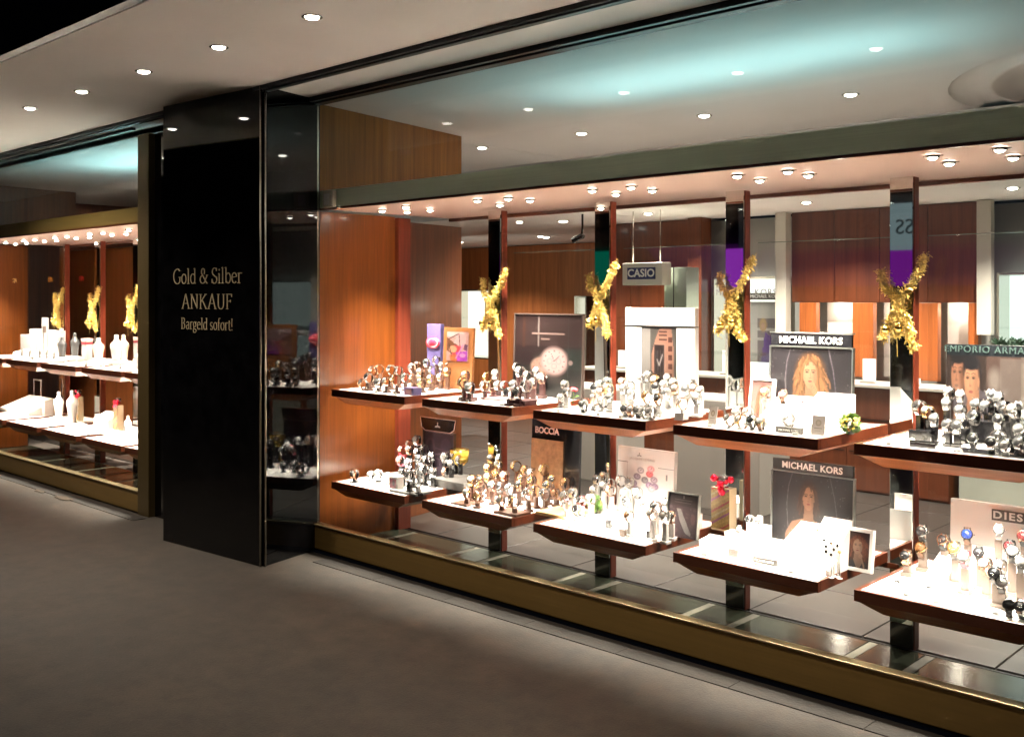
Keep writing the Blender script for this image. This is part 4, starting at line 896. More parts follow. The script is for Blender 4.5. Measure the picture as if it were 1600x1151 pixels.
# women posters
def woman(wd, ht, seed, hair=(.42, .20, .09), skin=(.62, .33, .20), cx=.46, cy=.62, s=1.0, dark=(.035, .030, .036), curl=True, top=(.07, .06, .075), header=True, hand=True, sparkle=True):
    """portrait print: cx, cy middle of the face in the picture, s its scale (face about .26 s of the height)"""
    a = Art(wd, ht, dark); k = wd/ht; r = random.Random(seed); H = .30*s; Wd = .205*s/k   # face height and width in picture units
    P = lambda u, v: (cx+u*Wd, cy+v*H)
    E_ = lambda u, v, ru, rv, c, al=1, soft=.25, ang=0: a.ell(cx+u*Wd, cy+v*H, ru*Wd, rv*H, c, al, soft, ang)
    mul = lambda c, f: tuple(min(1, x*f) for x in c)
    if sparkle:
        a.ell(.12, .7, .30, .6, mul(dark, 1.9), .8, 1.2); a.ell(.9, .35, .3, .5, mul(dark, 1.6), .7, 1.2)
        for _ in range(110):
            v = r.uniform(.10, .5); q = r.uniform(.002, .008); a.ell(r.random(), r.random(), q, q*k, (v, v*.93, v*.98), r.uniform(.4, 1))
        a.line([(.25, .99), (.205, .8), (.185, .55), (.20, .25), (.24, .02)], .006, (.30, .26, .30)); a.line([(.72, .99), (.78, .7), (.81, .45), (.80, .15)], .006, (.22, .19, .23))
    # back hair, waves and curls round the head
    hw = 1.05 if curl else .72; n = 150 if curl else 70
    E_(0, .05, hw*.85, .78, mul(hair, .45), 1, .4); E_(0, -.55, hw*.9, .65, mul(hair, .38), 1, .5)
    # neck, shoulders, jacket
    a.poly([P(-.26, -.3), P(.28, -.3), P(.36, -.95), P(.9, -1.25), P(.6, -3), P(-.6, -3), P(-.9, -1.3), P(-.34, -.95)], mul(skin, .72))
    a.poly([P(-.34, -.95), P(-1.15, -1.15), P(-1.6, -1.7), P(-1.9, -4), P(1.9, -4), P(1.6, -1.75), P(1.1, -1.2), P(.55, -1.0), P(.1, -1.75)], top)
    for _ in range(40):
        u, v = r.uniform(-1.5, 1.5), r.uniform(-3, -1.2); E_(u, v, .05, .03, mul(top, r.uniform(1.3, 2.6)), .6)
    E_(0, -.02, .44, .52, skin, 1, .12)                                                   # face
    a.poly([P(-.34, -.2), P(.34, -.2), P(.13, -.56), P(-.13, -.56)], skin)
    E_(-.16, .05, .22, .30, mul(skin, 1.28), .55, 1.2); E_(.33, -.1, .14, .36, mul(skin, .62), .7, 1)
    E_(0, .30, .34, .14, mul(skin, 1.15), .5, 1)
    for sx in (-1, 1):
        E_(.19*sx, .085, .115, .050, mul(skin, .55), .8, .8); E_(.19*sx, .075, .080, .026, (.03, .015, .012), 1, .4); E_(.16*sx, .082, .018, .010, (.8, .8, .8), .7)
        a.line([P(.07*sx, .155), P(.18*sx, .185), P(.31*sx, .15)], .0045*s, mul(hair, .35), .9)
    a.line([P(.01, .06), P(.045, -.12)], .004*s, mul(skin, .62), .7); E_(.0, -.15, .085, .028, mul(skin, .6), .75, .8); E_(-.02, -.11, .03, .04, mul(skin, 1.3), .6)
    E_(0, -.285, .125, .036, (.42, .06, .06), 1, .3); E_(0, -.30, .10, .02, (.55, .12, .11), .9, .4); a.line([P(-.11, -.278), P(.11, -.278)], .0022*s, (.15, .02, .02), .9)
    # locks
    for q in range(n):
        t = r.uniform(-.35*math.pi, 1.35*math.pi); rr = r.uniform(.93, 1.3 if curl else 1.12); u = .50*rr*math.cos(t)*(1.25 if curl else 1); v = .10+.56*rr*math.sin(t)*.95
        f = r.uniform(.35, 1.5); pts = [P(u, v)]; L = r.uniform(2, 5 if v < .2 else 3)
        for j in range(int(L)):
            u += (.05 if u > 0 else -.05)*r.uniform(.2, 2.0)+r.uniform(-.12, .12)*(1 if curl else .25); v -= r.uniform(.10, .22); pts.append(P(u, v))
        if all(abs((p[0]-cx)/Wd) > .36 or (p[1]-cy)/H > .33 or (p[1]-cy)/H < -.75 for p in pts): a.line(pts, r.uniform(.006, .013)*s, mul(hair, f), .85)
    for sx in (-1, 1):
        for q in range(7): a.line([P(.02*sx, .56), P(.26*sx, .50-.01*q), P((.42+.015*q)*sx, .22), P((.46+.02*q)*sx, -.15-.1*q)], .007*s, mul(hair, r.uniform(.5, 1.35)), .85)
    if hand:
        a.line([P(.85, -2.6), P(.62, -1.25), P(.34, -.72)], .028*s, mul(skin, .85)); E_(.30, -.66, .19, .16, mul(skin, .95), 1, .2)
        for q in range(4): a.line([P(.38-.10*q, -.62), P(.30-.10*q, -.46), P(.22-.06*q, -.36-.02*q)], .0085*s, mul(skin, 1.12-.08*q))
        for q in range(3): a.line([P(.33-.10*q, -.60), P(.26-.09*q, -.45)], .002*s, mul(skin, .5), .8)
    a.grain(.10, seed); return a
frame_m = mat('silver_frame', (.50, .52, .50), .3, .9)
e, w, h = board('poster', 'silver framed poster of a curly haired woman touching her chin on upper tray', (1203,541), (1330,640), 4.455, woman(130, 112, 5, s=1.15, cy=.64, cx=.50), frame_m, .012, 2, UB, fw=.006)
obj('header', BB((-w/2, -.004, h+.0065), (w/2, .012, h+.066), .002), black_gloss, e); text('MICHAEL KORS', .045, white_paint, e, (0, -.0062, h+.034), spacing=1.05, bold=.0008)
obj('frame_top', BB((-w/2-.006, -.006, h+.067), (w/2+.006, .016, h+.073), .001), frame_m, e)
e, w, h = board('poster', 'silver framed poster of a woman with braided hair on lower tray', (1206,734), (1332,830), 4.455, woman(130, 108, 11, hair=(.16, .07, .04), skin=(.66, .34, .20), s=1.05, cy=.66, cx=.46, curl=False, hand=False, dark=(.045, .042, .048), top=(.62, .33, .22)), frame_m, .012, 2, LB, fw=.006)
obj('header', BB((-w/2, -.004, h+.0065), (w/2, .012, h+.062), .002), mat('header_grey', (.035, .035, .036), .3), e); text('MICHAEL KORS', .043, white_paint, e, (0, -.0062, h+.033), spacing=1.05, bold=.0008)
text('MK DEINE', .018, white_paint, e, (-w*.22, -.004, h*.48), spacing=1.1) if False else None
e, w, h = board('framed_picture', 'white framed portrait of a red haired woman standing on the lower tray', (1318,800), (1357,862), 4.16, woman(60, 96, 21, hair=(.40, .11, .05), skin=(.78, .50, .36), s=1.35, cy=.60, cx=.52, sparkle=False, dark=(.10, .05, .05)), white_paint, .016, 8, None, 'framed picture', fw=.014)
obj('bottom_rail', BB((-w/2-.014, -.006, -.0145), (w/2+.014, .02, -.0005), .001), white_paint, e); e.location.z = LB+.015
e, w, h = board('framed_picture', 'small pink tinted portrait in white frame on the upper tray edge', (1171,593), (1203,625), 4.38, woman(50, 50, 31, hair=(.45, .20, .12), skin=(.80, .52, .42), s=1.5, cy=.5, cx=.55, sparkle=False, dark=(.60, .33, .30), top=(.6, .35, .33)), white_paint, .012, 10, UB, 'framed picture', fw=.010)
# upper five: couple
a = Art(280, 134, (.16, .12, .10)); k = a.w/a.h
a.rect(.30, 0, .55, .9, (.10, .06, .05)); a.rect(.40, .30, 1, .86, (.17, .13, .115)); a.rect(.55, .36, 1, .82, (.24, .20, .17)); a.rect(.40, 0, 1, .34, (.16, .13, .11)); a.rect(.42, .30, 1, .33, (.42, .34, .27)); a.rect(.54, .0, .545, .30, (.35, .3, .26)); a.rect(.565, 0, .60, .30, (.02, .02, .02)); a.rect(.575, .05, .58, .28, (.4, .38, .36)); a.rect(.62, 0, 1, .30, (.015, .015, .015)); a.ell(.36, .62, .04, .12, (.35, .30, .27), .7, 1)
a.rect(0, 0, .30, 1, (.040, .024, .020)); a.poly([(.20, .56), (.36, .42), (.44, .22), (.48, 0), (.0, 0), (.0, .34), (.10, .42)], (.10, .085, .105)); a.line([(.29, .50), (.36, .42), (.43, .24), (.46, .05)], .004, (.40, .38, .42))
def face(cx, cy, w, h, skin, hair, tone, tilt=0, man=False):
    q = lambda u, v: (cx+u*w+v*h*tilt, cy+v*h); E2 = lambda u, v, ru, rv, c, al=1, soft=.3: a.ell(q(u, v)[0], q(u, v)[1], ru*w, rv*h, c, al, soft)
    f = lambda m_: tuple(min(1, x*m_) for x in skin)
    E2(.08, .52, 1.12, .62, hair, 1, .3); E2(.95, .18, .32, .48, hair, 1, .5)
    E2(0, 0, .86, .92, skin, 1, .14); E2(-.05, -.58, .52, .42, skin, 1, .25)
    E2(.62, -.15, .34, .75, f(tone), .75, 1); E2(-.35, -.05, .35, .45, f(1.22), .6, 1.2); E2(-.1, .45, .6, .22, f(1.12), .6, 1)
    E2(.90, -.05, .12, .22, f(.85), 1, .4)
    for u in (-.45, .28):
        E2(u, .16, .24, .09, f(.5), .8, .8); E2(u, .13, .17, .045, (.02, .01, .01), .95, .5); a.line([q(u-.22, .30), q(u, .36), q(u+.24, .30)], .0022, (.03, .016, .012), .9)
    a.line([q(-.12, .15), q(-.22, -.18)], .0022, f(.6), .8); E2(-.14, -.22, .17, .06, f(.55), .75, .8)
    E2(-.10, -.48, .26, .065, (.34, .08, .07) if not man else f(.55), 1, .4); E2(-.08, -.66, .2, .06, f(.75), .6, 1)
    r2 = random.Random(int(cx*1000))
    for _ in range(46):
        t = rad(r2.uniform(15, 175)); p0 = q(.1+1.0*math.cos(t), .42+.62*math.sin(t)); p1 = q(.05+.75*math.cos(t+.25), .36+.28*math.sin(t+.25)); g_ = r2.uniform(.5, 3.2); a.line([p0, p1], .0022, tuple(x*g_ for x in hair), .8)
face(.088, .66, .058, .25, (.36, .165, .10), (.012, .009, .011), .5, .03, True)
a.poly([(.165, .45), (.245, .50), (.262, .25), (.30, .12), (.28, 0), (.12, 0), (.10, .22), (.155, .30)], (.44, .20, .115)); a.ell(.20, .33, .03, .1, (.26, .10, .06), .7, 1)
face(.190, .60, .060, .25, (.56, .28, .165), (.012, .010, .014), .62, -.03)
a.ell(.190, .80, .058, .085, (.012, .010, .014), 1, .3); a.ell(.088, .86, .056, .08, (.012, .009, .011), 1, .3)
a.line([(.045, .22), (.10, .27), (.17, .20), (.25, .10)], .020, (.52, .25, .15)); a.line([(.05, .17), (.12, .20), (.2, .11)], .012, (.46, .21, .125))
for q_ in range(4): a.line([(.045, .24-.025*q_), (.085, .265-.03*q_)], .003, (.35, .15, .09), .8)
a.rect(0, .88, 1, 1, (.012, .020, .028)); a.grain(.12, 8)
cz = at(1477, 537, y=4.46); 
e, w, h = board('poster', 'wide photo poster of an embracing dark haired couple behind silver watches', (1477,537), (1700,600), 4.46, a, None, .012, 2, UB, back=black_metal)
text('EMPORIO ARMANI', .040, mat('dark_green_ink', (.035, .06, .055), .4), e, (-w*.18, -.0022, h*.945), spacing=1.15)
# lower one: violet board with header
a = Art(46, 60, (.075, .045, .075)); a.ell(.22, .6, .17, .30, (.22, .12, .16)); a.ell(.22, .6, .11, .22, (.09, .05, .09)); a.ell(.75, .7, .18, .2, (.16, .10, .17)); a.line([(.35, .5), (.65, .55), (.6, .3)], .025, (.30, .2, .28)); a.line([(.4, .65), (.75, .62)], .02, (.26, .18, .26)); a.ell(.6, .3, .25, .15, (.14, .08, .13)); a.line([(.42, .42), (.8, .4)], .018, (.32, .2, .26)); a.grain(.4, 4)
e, w, h = board('poster', 'small dark violet poster with winged black header on the lower tray', (661,673), (707,725), 4.45, a, mat('dark_frame'), .012, 2, LB)
hd = MB(); M = Matrix.Translation((0, -.002, h+.008)) @ Matrix.Rotation(rad(90), 4, 'X')
hd.prism([(-.17, .085), (.17, .085), (.155, .02), (.12, 0), (-.12, 0), (-.155, .02)], 0, .008, M); obj('header', hd, black_gloss, e)
g2 = MB()
for p, q in (((-.17, .085), (.17, .085)), ((-.17, .085), (-.155, .02)), ((-.155, .02), (-.12, 0)), ((.17, .085), (.155, .02)), ((.155, .02), (.12, 0)), ((-.12, 0), (.12, 0))): g2.tube([M @ Vector((p[0], p[1], .009)), M @ Vector((q[0], q[1], .009))], .003, 6)
obj('header_rim', g2, mat('rose_rim', (.55, .42, .38), .3, .6), e); crown_logo(e, 0, -.0115, h+.05, .03, pale_ink)
# lower two: cork board with black surround
cork = mat('cork', (.26, .13, .06), .8, noise=.3, nscale=30, bump=.3, bscale=90)
e, w, h = board('cork_board', 'tan cork board on a black backing with pale lettering on the lower tray', (828,684), (877,745), 4.43, None, None, .01, 2, LB, 'board', cork)
obj('backing', BB((-w/2-.008, .0125, 0), (w/2+.118, .03, h+.125), .002), black_gloss, e); text('BOCCIA', .052, mat('pink_letters', (.60, .42, .40), .4), e, (-.01, .0118, h+.050), spacing=.95, bold=.001)
# lower three: white board with watch cluster, dark framed picture
a = Art(66, 84, (.82, .80, .80)); a.k_ = .7; r = random.Random(9)
for x, y, c_ in ((.42, .66, (.35, .32, .36)), (.36, .56, (.27, .23, .30)), (.30, .45, (.30, .24, .34)), (.50, .52, (.22, .21, .24)), (.58, .62, (.62, .14, .16)), (.60, .70, (.72, .35, .38)), (.66, .54, (.33, .28, .34)), (.58, .45, (.30, .22, .34)), (.68, .44, (.25, .18, .28)), (.33, .37, (.42, .33, .45)), (.62, .40, (.5, .45, .5))):
    a.ell(x, y, .065, .052, c_); a.ell(x, y, .038, .03, tuple(min(1, q*1.6) for q in c_)); a.line([(x, y), (x+.02, y+.02)], .006, (.1, .1, .1))
a.rect(.0, .76, .18, .77, (.2, .18, .18)); a.rect(.17, .3, .18, .76, (.6, .58, .58)); a.rect(.72, .73, 1, .74, (.3, .3, .3)); a.ell(.88, .6, .02, .05, (.2, .2, .2))
e, w, h = board('display_board', 'white lettered board with a cluster of violet and red watch faces', (963,696), (1051,800), 4.47, a, None, .03, 3, LB, 'board', mat('box_white'))
crown_logo(e, -.04, -.002, h*.90, .018, grey_ink); text('JACQUES LEMANS', .018, pale_ink, e, (-.02, -.002, h*.83), spacing=1.2)
a = Art(54, 80, (.16, .11, .14)); a.rect(0, .72, 1, 1, (.045, .04, .04)); a.ell(.5, .4, .6, .4, (.30, .20, .23), .6, 1.5); r = random.Random(4)
for _ in range(60): v = r.uniform(.15, .5); a.ell(r.random(), r.uniform(0, .7), r.uniform(.02, .07), r.uniform(.01, .04), (v*1.1, v*.8, v*.85), .5)
a.poly([(.28, .66), (.42, .66), (.60, .40), (.80, .12), (.78, .05), (.60, .12), (.40, .38)], (.85, .80, .78)); a.rect(.2, .86, .8, .875, (.5, .45, .45)); a.rect(.2, .80, .75, .812, (.5, .45, .45)); a.rect(.48, .90, .53, .98, (.6, .55, .55)); a.ell(.85, .45, .08, .12, (.5, .3, .32), .7); a.grain(.3, 6)
e, w, h = board('framed_picture', 'grey violet picture of a white tapered vase in thin silver frame', (1042,737), (1088,812), 4.15, a, frame_m, .012, 6, None, 'framed picture', fw=.005)
e.location.z = LB; 
# lower five: big white board
e, w, h = board('display_board', 'large blank white board with grey name strip behind the bright near tray', (1484,778), (1690,900), 4.47, None, None, .02, 2, LB+.06, 'board', mat('board_white', (.86, .84, .82), .4))
obj('name_strip', BB((-.085, -.004, h-.068), (w/2-.02, .001, h-.022), .001), mat('strip_grey', (.07, .065, .06), .5), e); text('DIESEL', .042, white_paint, e, (-.08, -.0055, h-.045), align='LEFT', bold=.001, spacing=1.25, sx=1.2)
for s in (-1, 1): obj('foot', B((s*w*.4-.01, .0, -.06), (s*w*.4+.01, .02, -.0005)), mat('board_white'), e)

# ---------------------------------------------------------------- white risers, cards, bars, boxes, decorations
def riser(label, poly_px, y0, y1, z, hs, m='board_white', cat='display riser', nm='display_riser'):
    """sloped display block between photo columns px0..px1, from front depth y0 to rear depth y1; hs = (front, rear) heights"""
    px0, px1 = poly_px; x0, x1 = at(px0, 500, y=y0).x, at(px1, 500, y=y0).x; e = empty(nm, label, cat, ((x0+x1)/2, y0, z)); w = (x1-x0)/2; d = y1-y0
    vs = [(-w, 0, 0), (w, 0, 0), (w, d, 0), (-w, d, 0), (-w, 0, hs[0]), (w, 0, hs[0]), (w, d, hs[1]), (-w, d, hs[1])]
    obj('block', MB()._add([Vector(v) for v in vs], [(0,3,2,1),(4,5,6,7),(0,1,5,4),(1,2,6,5),(2,3,7,6),(3,0,4,7)]), mat(m) if m in MATS else white_paint, e)
    obj('top_lip', BB((-w-.001, d-.004, hs[1]+.0005), (w+.001, d+.002, hs[1]+.004), .0005), mat('box_white'), e); return e
riser('sloped white display ramp beside the pink portrait on the upper tray', (1180, 1236), 4.12, 4.34, UB, (.02, .125))
riser('second sloped white display ramp in front of the curly haired woman poster', (1240, 1300), 4.10, 4.33, UB, (.03, .15))
riser('large white display ramp in the middle of the lower tray', (1200, 1296), 4.00, 4.30, LB, (.025, .14))
riser('tall white display block leaning before the braided woman poster', (1268, 1312), 4.08, 4.20, LB, (.11, .20))
riser('low white riser at the front of the braided woman tray', (1092, 1150), 4.05, 4.14, LB, (.035, .045))
riser('low white riser behind the watches of the gold square watch tray', (975, 1070), 4.18, 4.34, UB, (.02, .075))
riser('white riser under the watches of the red cluster tray', (955, 1035), 4.05, 4.40, LB, (.01, .07))
riser('white sloped block on the near tray behind the gold watch', (1447, 1480), 4.22, 4.44, LB, (.03, .12))
riser('large white sloped plinth filling the near tray', (1490, 1700), 4.24, 4.44, LB, (.03, .13))
for lab, p, y, z, w_, m, t in (('grey name bar with pale letters on the upper curly woman tray', (1232, 664), 3.99, UB, .125, 'grey_card', 'MICHAEL KORS'), ('grey name bar with pale letters on the lower braided woman tray', (1194, 861), 3.99, LB, .115, 'grey_card', 'MICHAEL KORS'), ('black name bar with silver edge on the embracing couple tray', (1441, 696), 3.96, UB, .10, 'black_gloss', ''), ):
    c = at(p[0], p[1], y=y); e = empty('name_bar', lab, 'name bar', (c.x, y, z)); obj('bar', BB((-w_/2, 0, 0), (w_/2, .016, .026), .001), mat(m), e)
    if t: text(t, .013, white_paint, e, (0, -.0012, .013), spacing=1.05)
    else: obj('silver_edge', BB((-w_/2, -.002, .020), (w_/2, -.0003, .025), .0005), chrome, e)
def card(label, p, y, z, w_, h_, seed, dialc=(.35, .2, .08)):
    c = at(p[0], p[1], y=y); a = Art(20, 30, (.82, .72, .66)); a.ell(.5, .62, .22, .16, dialc); a.ell(.5, .62, .13, .1, (.7, .6, .5)); a.rect(.2, .34, .8, .37, (.3, .22, .2)); a.rect(.25, .2, .7, .22, (.6, .5, .48))
    e = empty('price_card', label, 'card', (c.x, y, z), (rad(-12), 0, 0), 'small printed cards on the trays'); link('print', print_mesh(a, w_, h_), e); obj('sheet', B((-w_/2, .0005, 0), (w_/2, .003, h_)), mat('box_white'), e)
card('cream card with brown watch picture at the edge of the curly woman tray', (1112, 640), 4.02, UB, .045, .085, 1)
card('pinkish card with watch picture near the flower ball', (1277, 655), 4.02, UB, .060, .085, 2, (.5, .4, .3))
for i, (p, y, z) in enumerate((((1145, 880), 4.0, LB), ((1060, 640), 4.05, UB))): card(f'small pale card lying up on the {["braided woman", "gold square watch"][i]} tray', p, y, z, .05, .035, 5+i, (.6, .5, .5))
def small_box(label, p, y, z, w_, h_, d_, m, cat='box', art=None):
    c = at(p[0], p[1], y=y); e = empty('display_box', label, cat, (c.x, y, z)); obj('box_body', BB((-w_/2, 0, 0), (w_/2, d_, h_), .002), m, e)
    if art: link('print', print_mesh(art, w_*.7, h_*.7), e, (0, -.001, h_*.12))
    return e
a = Art(16, 12, (.6, .22, .3)); a.ell(.5, .5, .4, .3, (.8, .4, .45))
small_box('small violet box with pink label on the comic poster tray', (638, 600), 3.98, UB, .085, .045, .07, mat('violet_card'), art=a)
a = Art(14, 16, (.55, .1, .15)); a.ell(.6, .6, .2, .3, (.1, .05, .08))
small_box('white box with red printed picture on the lower violet board tray', (614, 758), 3.97, LB, .085, .085, .05, white_paint, art=a)
small_box('flat grey plinth under the front watches of the lower violet tray', (628, 768), 3.93, LB, .24, .014, .13, grey_card, 'plinth')
small_box('low grey two-step plinth at the rear of the lower violet tray', (698, 745), 4.22, LB, .30, .05, .22, grey_card, 'plinth')
small_box('brown watch case with open lid at the cork board tray front', (788, 790), 3.92, LB, .17, .016, .12, STM['brown'], 'case'); small_box('flat brown plinth at the outer edge of the cork board tray', (716, 775), 3.93, LB, .13, .012, .10, STM['brown'], 'plinth')
small_box('pale wooden plinth at the rear corner of the cork board tray', (858, 790), 4.06, LB, .20, .018, .24, mat('pale_wood', (.48, .33, .15), .5), 'plinth')
small_box('maroon velvet block at the front of the two watches tray', (724, 618), 3.96, UB, .09, .022, .07, STM['maroon'], 'block'); small_box('maroon velvet block with watches near the middle post', (806, 625), 3.99, UB, .13, .03, .10, STM['maroon'], 'block')
small_box('mauve sloped tray card on the two watches tray', (768, 620), 4.10, UB, .13, .012, .16, mat('mauve', (.22, .12, .12), .5), 'card')
small_box('dark glossy block behind the embracing couple watches', (1530, 670), 4.24, UB, .20, .09, .12, black_gloss, 'block'); small_box('dark glossy cube at the near side of the couple tray', (1436, 660), 4.12, UB, .09, .045, .08, black_gloss, 'block'); small_box('dark glossy slab under the couple tray front watches', (1555, 700), 3.94, UB, .30, .008, .10, black_gloss, 'block')
for i, p in enumerate(((950, 818), (1014, 838))): 
    a = Art(10, 12, (.05, .05, .05)); a.rect(.25, .3, .75, .38, (.5, .5, .5)); a.rect(.3, .6, .7, .68, (.5, .45, .45)); small_box(f'{["first", "second"][i]} small black name cube with pale marks on the red cluster tray', p, 4.0 if i else 4.06, LB, .036, .042, .02, black_gloss, art=a)
small_box('small beige cube in front of the lone brown watch on the red cluster tray', (971, 838), 3.97, LB, .036, .036, .02, STM['taupe'], 'block')
small_box('white earring stand with two black studs near the candy tube', (1113, 838), 4.06, LB, .05, .055, .03, white_paint, 'stand'); small_box('white leaning cushion block below the candy tube', (1144, 815), 4.25, LB, .085, .045, .07, white_paint, 'cushion'); small_box('white raised stand behind the bracelet pair', (1182, 800), 4.35, LB, .11, .075, .05, white_paint, 'stand')
small_box('amber coloured strip lying beside the white cushion', (1150, 838), 4.22, LB, .10, .010, .06, mat('amber', (.50, .25, .04), .3), 'strip')
# rings, beads and bracelets lying on white
dark_metal = METAL['k'][1]
def bracelet(label, px, py, z, rx, ry, m, beads=14, y=None, tilt=0):
    c = at(px, py, z=z+.006) if y is None else at(px, py, y=y); e = empty('bracelet', label, 'bracelet', c, (rad(tilt), 0, random.uniform(-1, 1)))
    obj('band', MB().tube([(rx*math.cos(2*math.pi*k/20), ry*math.sin(2*math.pi*k/20), 0) for k in range(21)], .0024, 6), m, e)
    for k in range(beads): obj('bead', MB().ball((rx*math.cos(2*math.pi*k/beads), ry*math.sin(2*math.pi*k/beads), 0), .0042, 8, 5), m, e)
bracelet('silver chain bracelet lying flat on the near tray', 1510, 917, Lw, .035, .022, METAL['s'][1]); bracelet('black bead bracelet on the lower braided woman tray right side', 1300, 868, Lw, .03, .02, dark_metal); bracelet('second black bead bracelet nearer the white framed portrait', 1318, 876, Lw, .026, .016, dark_metal)
for i, (px, py) in enumerate(((1402, 908), (1428, 911), (1453, 917), (1479, 925))): bracelet(f'{ORD[i]} tiny dark ring from the corner of the near tray', px, py, Lw, .011, .008, dark_metal if i in (0, 2) else METAL['s'][1], 5)
for i, (px, py, y) in enumerate(((1278, 828, 4.10), (1288, 843, 4.08), (1291, 853, 4.05), (1299, 848, 4.06), (1303, 858, 4.02), (1309, 852, 4.02), (1312, 862, 4.0), (1299, 866, 3.99), (1291, 861, 4.0))):
    c = at(px, py, y=y); e = empty('charm_stand', f'{ORD[i]} white jewel charm stand with dark stone left of the white framed portrait', 'jewellery stand', (c.x, y, LB), 0, 'charm stands'); hz = max(.012, c.z-LB)
    obj('rod', MB().tube([(0, 0, .002), (0, 0, hz)], .003, 6), white_paint, e); obj('disc', MB().lathe([(.012, 0), (.012, .002)], 12), white_paint, e); obj('stone', MB().ball((0, -.003, hz), .007, 8, 5), dark_metal if i % 3 else METAL['g'][1], e)
for i, (px, py) in enumerate(((1396, 683), (1411, 686), (1425, 688))): c = at(px, py, z=U+.012); tag(obj('pearl', MB().ball((0, 0, 0), .012, 12, 8), mat('pearl', (.82, .80, .74), .25), loc=c), f'{ORD[i]} white pearl ball lying before the couple tray black bar', 'pearl', 'white balls')
# flower ball, rose, white flowers, plants in the rear
def flower_ball(label, c, R, cols, n, seed, leafc=(.08, .16, .03)):
    e = empty('flower_ball', label, 'flowers', c); r = random.Random(seed); obj('pot', MB().lathe([(R*.35, 0), (R*.45, .018)], 12), grey_card, e)
    lf = MB()
    for _ in range(160):
        d = Vector((r.gauss(0,1), r.gauss(0,1), r.gauss(0,1))).normalized(); p = Vector((0, 0, .018+R*.8))+d*R*r.uniform(.5, .95); q = d.orthogonal().normalized(); s_ = q.cross(d)
        lf._add([p, p+(q+d*.8)*.010, p+d*.018, p+(-q+d*.8)*.010], [(0,1,2,3)])
    o = obj('leaves', lf, mat('leaf_green', leafc, .6), e); o['kind'] = 'stuff'
    for k in range(n):
        d = Vector((r.gauss(0,1), r.gauss(0,1)-.3, r.gauss(0,1)+.2)).normalized(); obj('blossom', MB().ball(Vector((0, 0, .018+R*.8))+d*R*.92, R*r.uniform(.20, .30), 8, 6, (1, 1, .8)), mat(f'blossom_{k % len(cols)}_{seed}', cols[k % len(cols)], .5), e)
    return e
c = at(1329, 668, y=4.14); flower_ball('round posy of yellow, orange and green flowers at the corner of the curly woman tray', (c.x, 4.14, UB), .037, [(.75, .50, .06), (.70, .26, .04), (.45, .55, .10), (.8, .7, .3)], 26, 3)
c = at(895, 625, y=4.30); rs = empty('red_rose', 'red artificial rose on green stem between the watches of the upper trays', 'flower', (c.x, 4.30, UB)); g = MB()
for k in range(14): a_ = k*2.4; rr = .006+.0015*k; g.ball((rr*math.cos(a_)*.9, rr*math.sin(a_)*.9, .082-.0006*k), .011, 8, 6, (1, 1, .75))
obj('petals', g, mat('rose_red', (.55, .02, .03), .5), rs); obj('stem', MB().tube([(0, 0, 0), (.006, 0, .07)], .003, 6), mat('leaf_green'), rs); g = MB()
for s in (-1, 1): g._add([Vector(v) for v in ((0, 0, .03), (s*.025, .005, .05), (s*.05, 0, .045), (s*.025, -.012, .034))], [(0,1,2,3)])
obj('leaf_pair', g, mat('leaf_green'), rs)
c = at(929, 780, y=4.30); flower_ball('little green leafed pot with pink blossoms on the red cluster tray', (c.x, 4.30, LB), .040, [(.70, .30, .22), (.6, .15, .12)], 8, 5)
def jar(label, c, R, h, m, cap):
    e = empty('cup', label, 'cup', c); obj('cup_body', MB().lathe([(R*.55, 0), (R*.6, .01), (R*.2, .03), (R*.25, h*.45), (R*.9, h*.62), (R, h)], 18), m, e); obj('cup_rim', MB().lathe([(R*.98, h), (R*1.03, h+.004), (R*.9, h+.004)], 18, cap=False), cap, e); return e
c = at(718, 725, y=4.46); jar('yellow gold goblet shaped cup at the edge of the lower violet tray', (c.x, 4.46, LB), .062, .20, mat('yellow_gloss', (.50, .33, .05), .2, .3, coat=.5), METAL['g'][1])
# candy tubes with red hearts and golden stripes
def candy(label, c, R, h, seed):
    e = empty('candy_tube', label, 'tube', c); r = random.Random(seed)
    a = Art(40, 60, (.60, .40, .10)); 
    for k in range(9): y_ = k*.14; a.poly([(0, y_-.2), (1, y_+.12), (1, y_+.17), (0, y_-.14)], [(.55, .03, .06), (.70, .50, .15), (.40, .06, .36), (.75, .62, .35)][k % 4])
    a.grain(.4, seed, 2); link('print', print_mesh(a, R*1.9, h*.82), e, (0, -R*.62, .01)); obj('tube_body', BB((-R, -R*.6, 0), (R, R*.6, h*.86), .004), mat('clear_tube', (.55, .45, .30), .15), e)
    for k in range(9): obj('heart', MB().ball((r.uniform(-.9, .9)*R, r.uniform(-.7, .1)*R, h*r.uniform(.78, 1.05)), R*.34, 8, 6), mat('foil_red', (.62, .01, .04), .15, .7), e)
    obj('lid', MB().lathe([(R*.5, h*.98), (R*.55, h*1.06), (R*.3, h*1.1)], 14), black_gloss, e); return e
c = at(1131, 800, y=4.44); candy('gold striped sweets tube topped with red foil hearts by the third post', (c.x, 4.44, LB), .055, .25, 5)

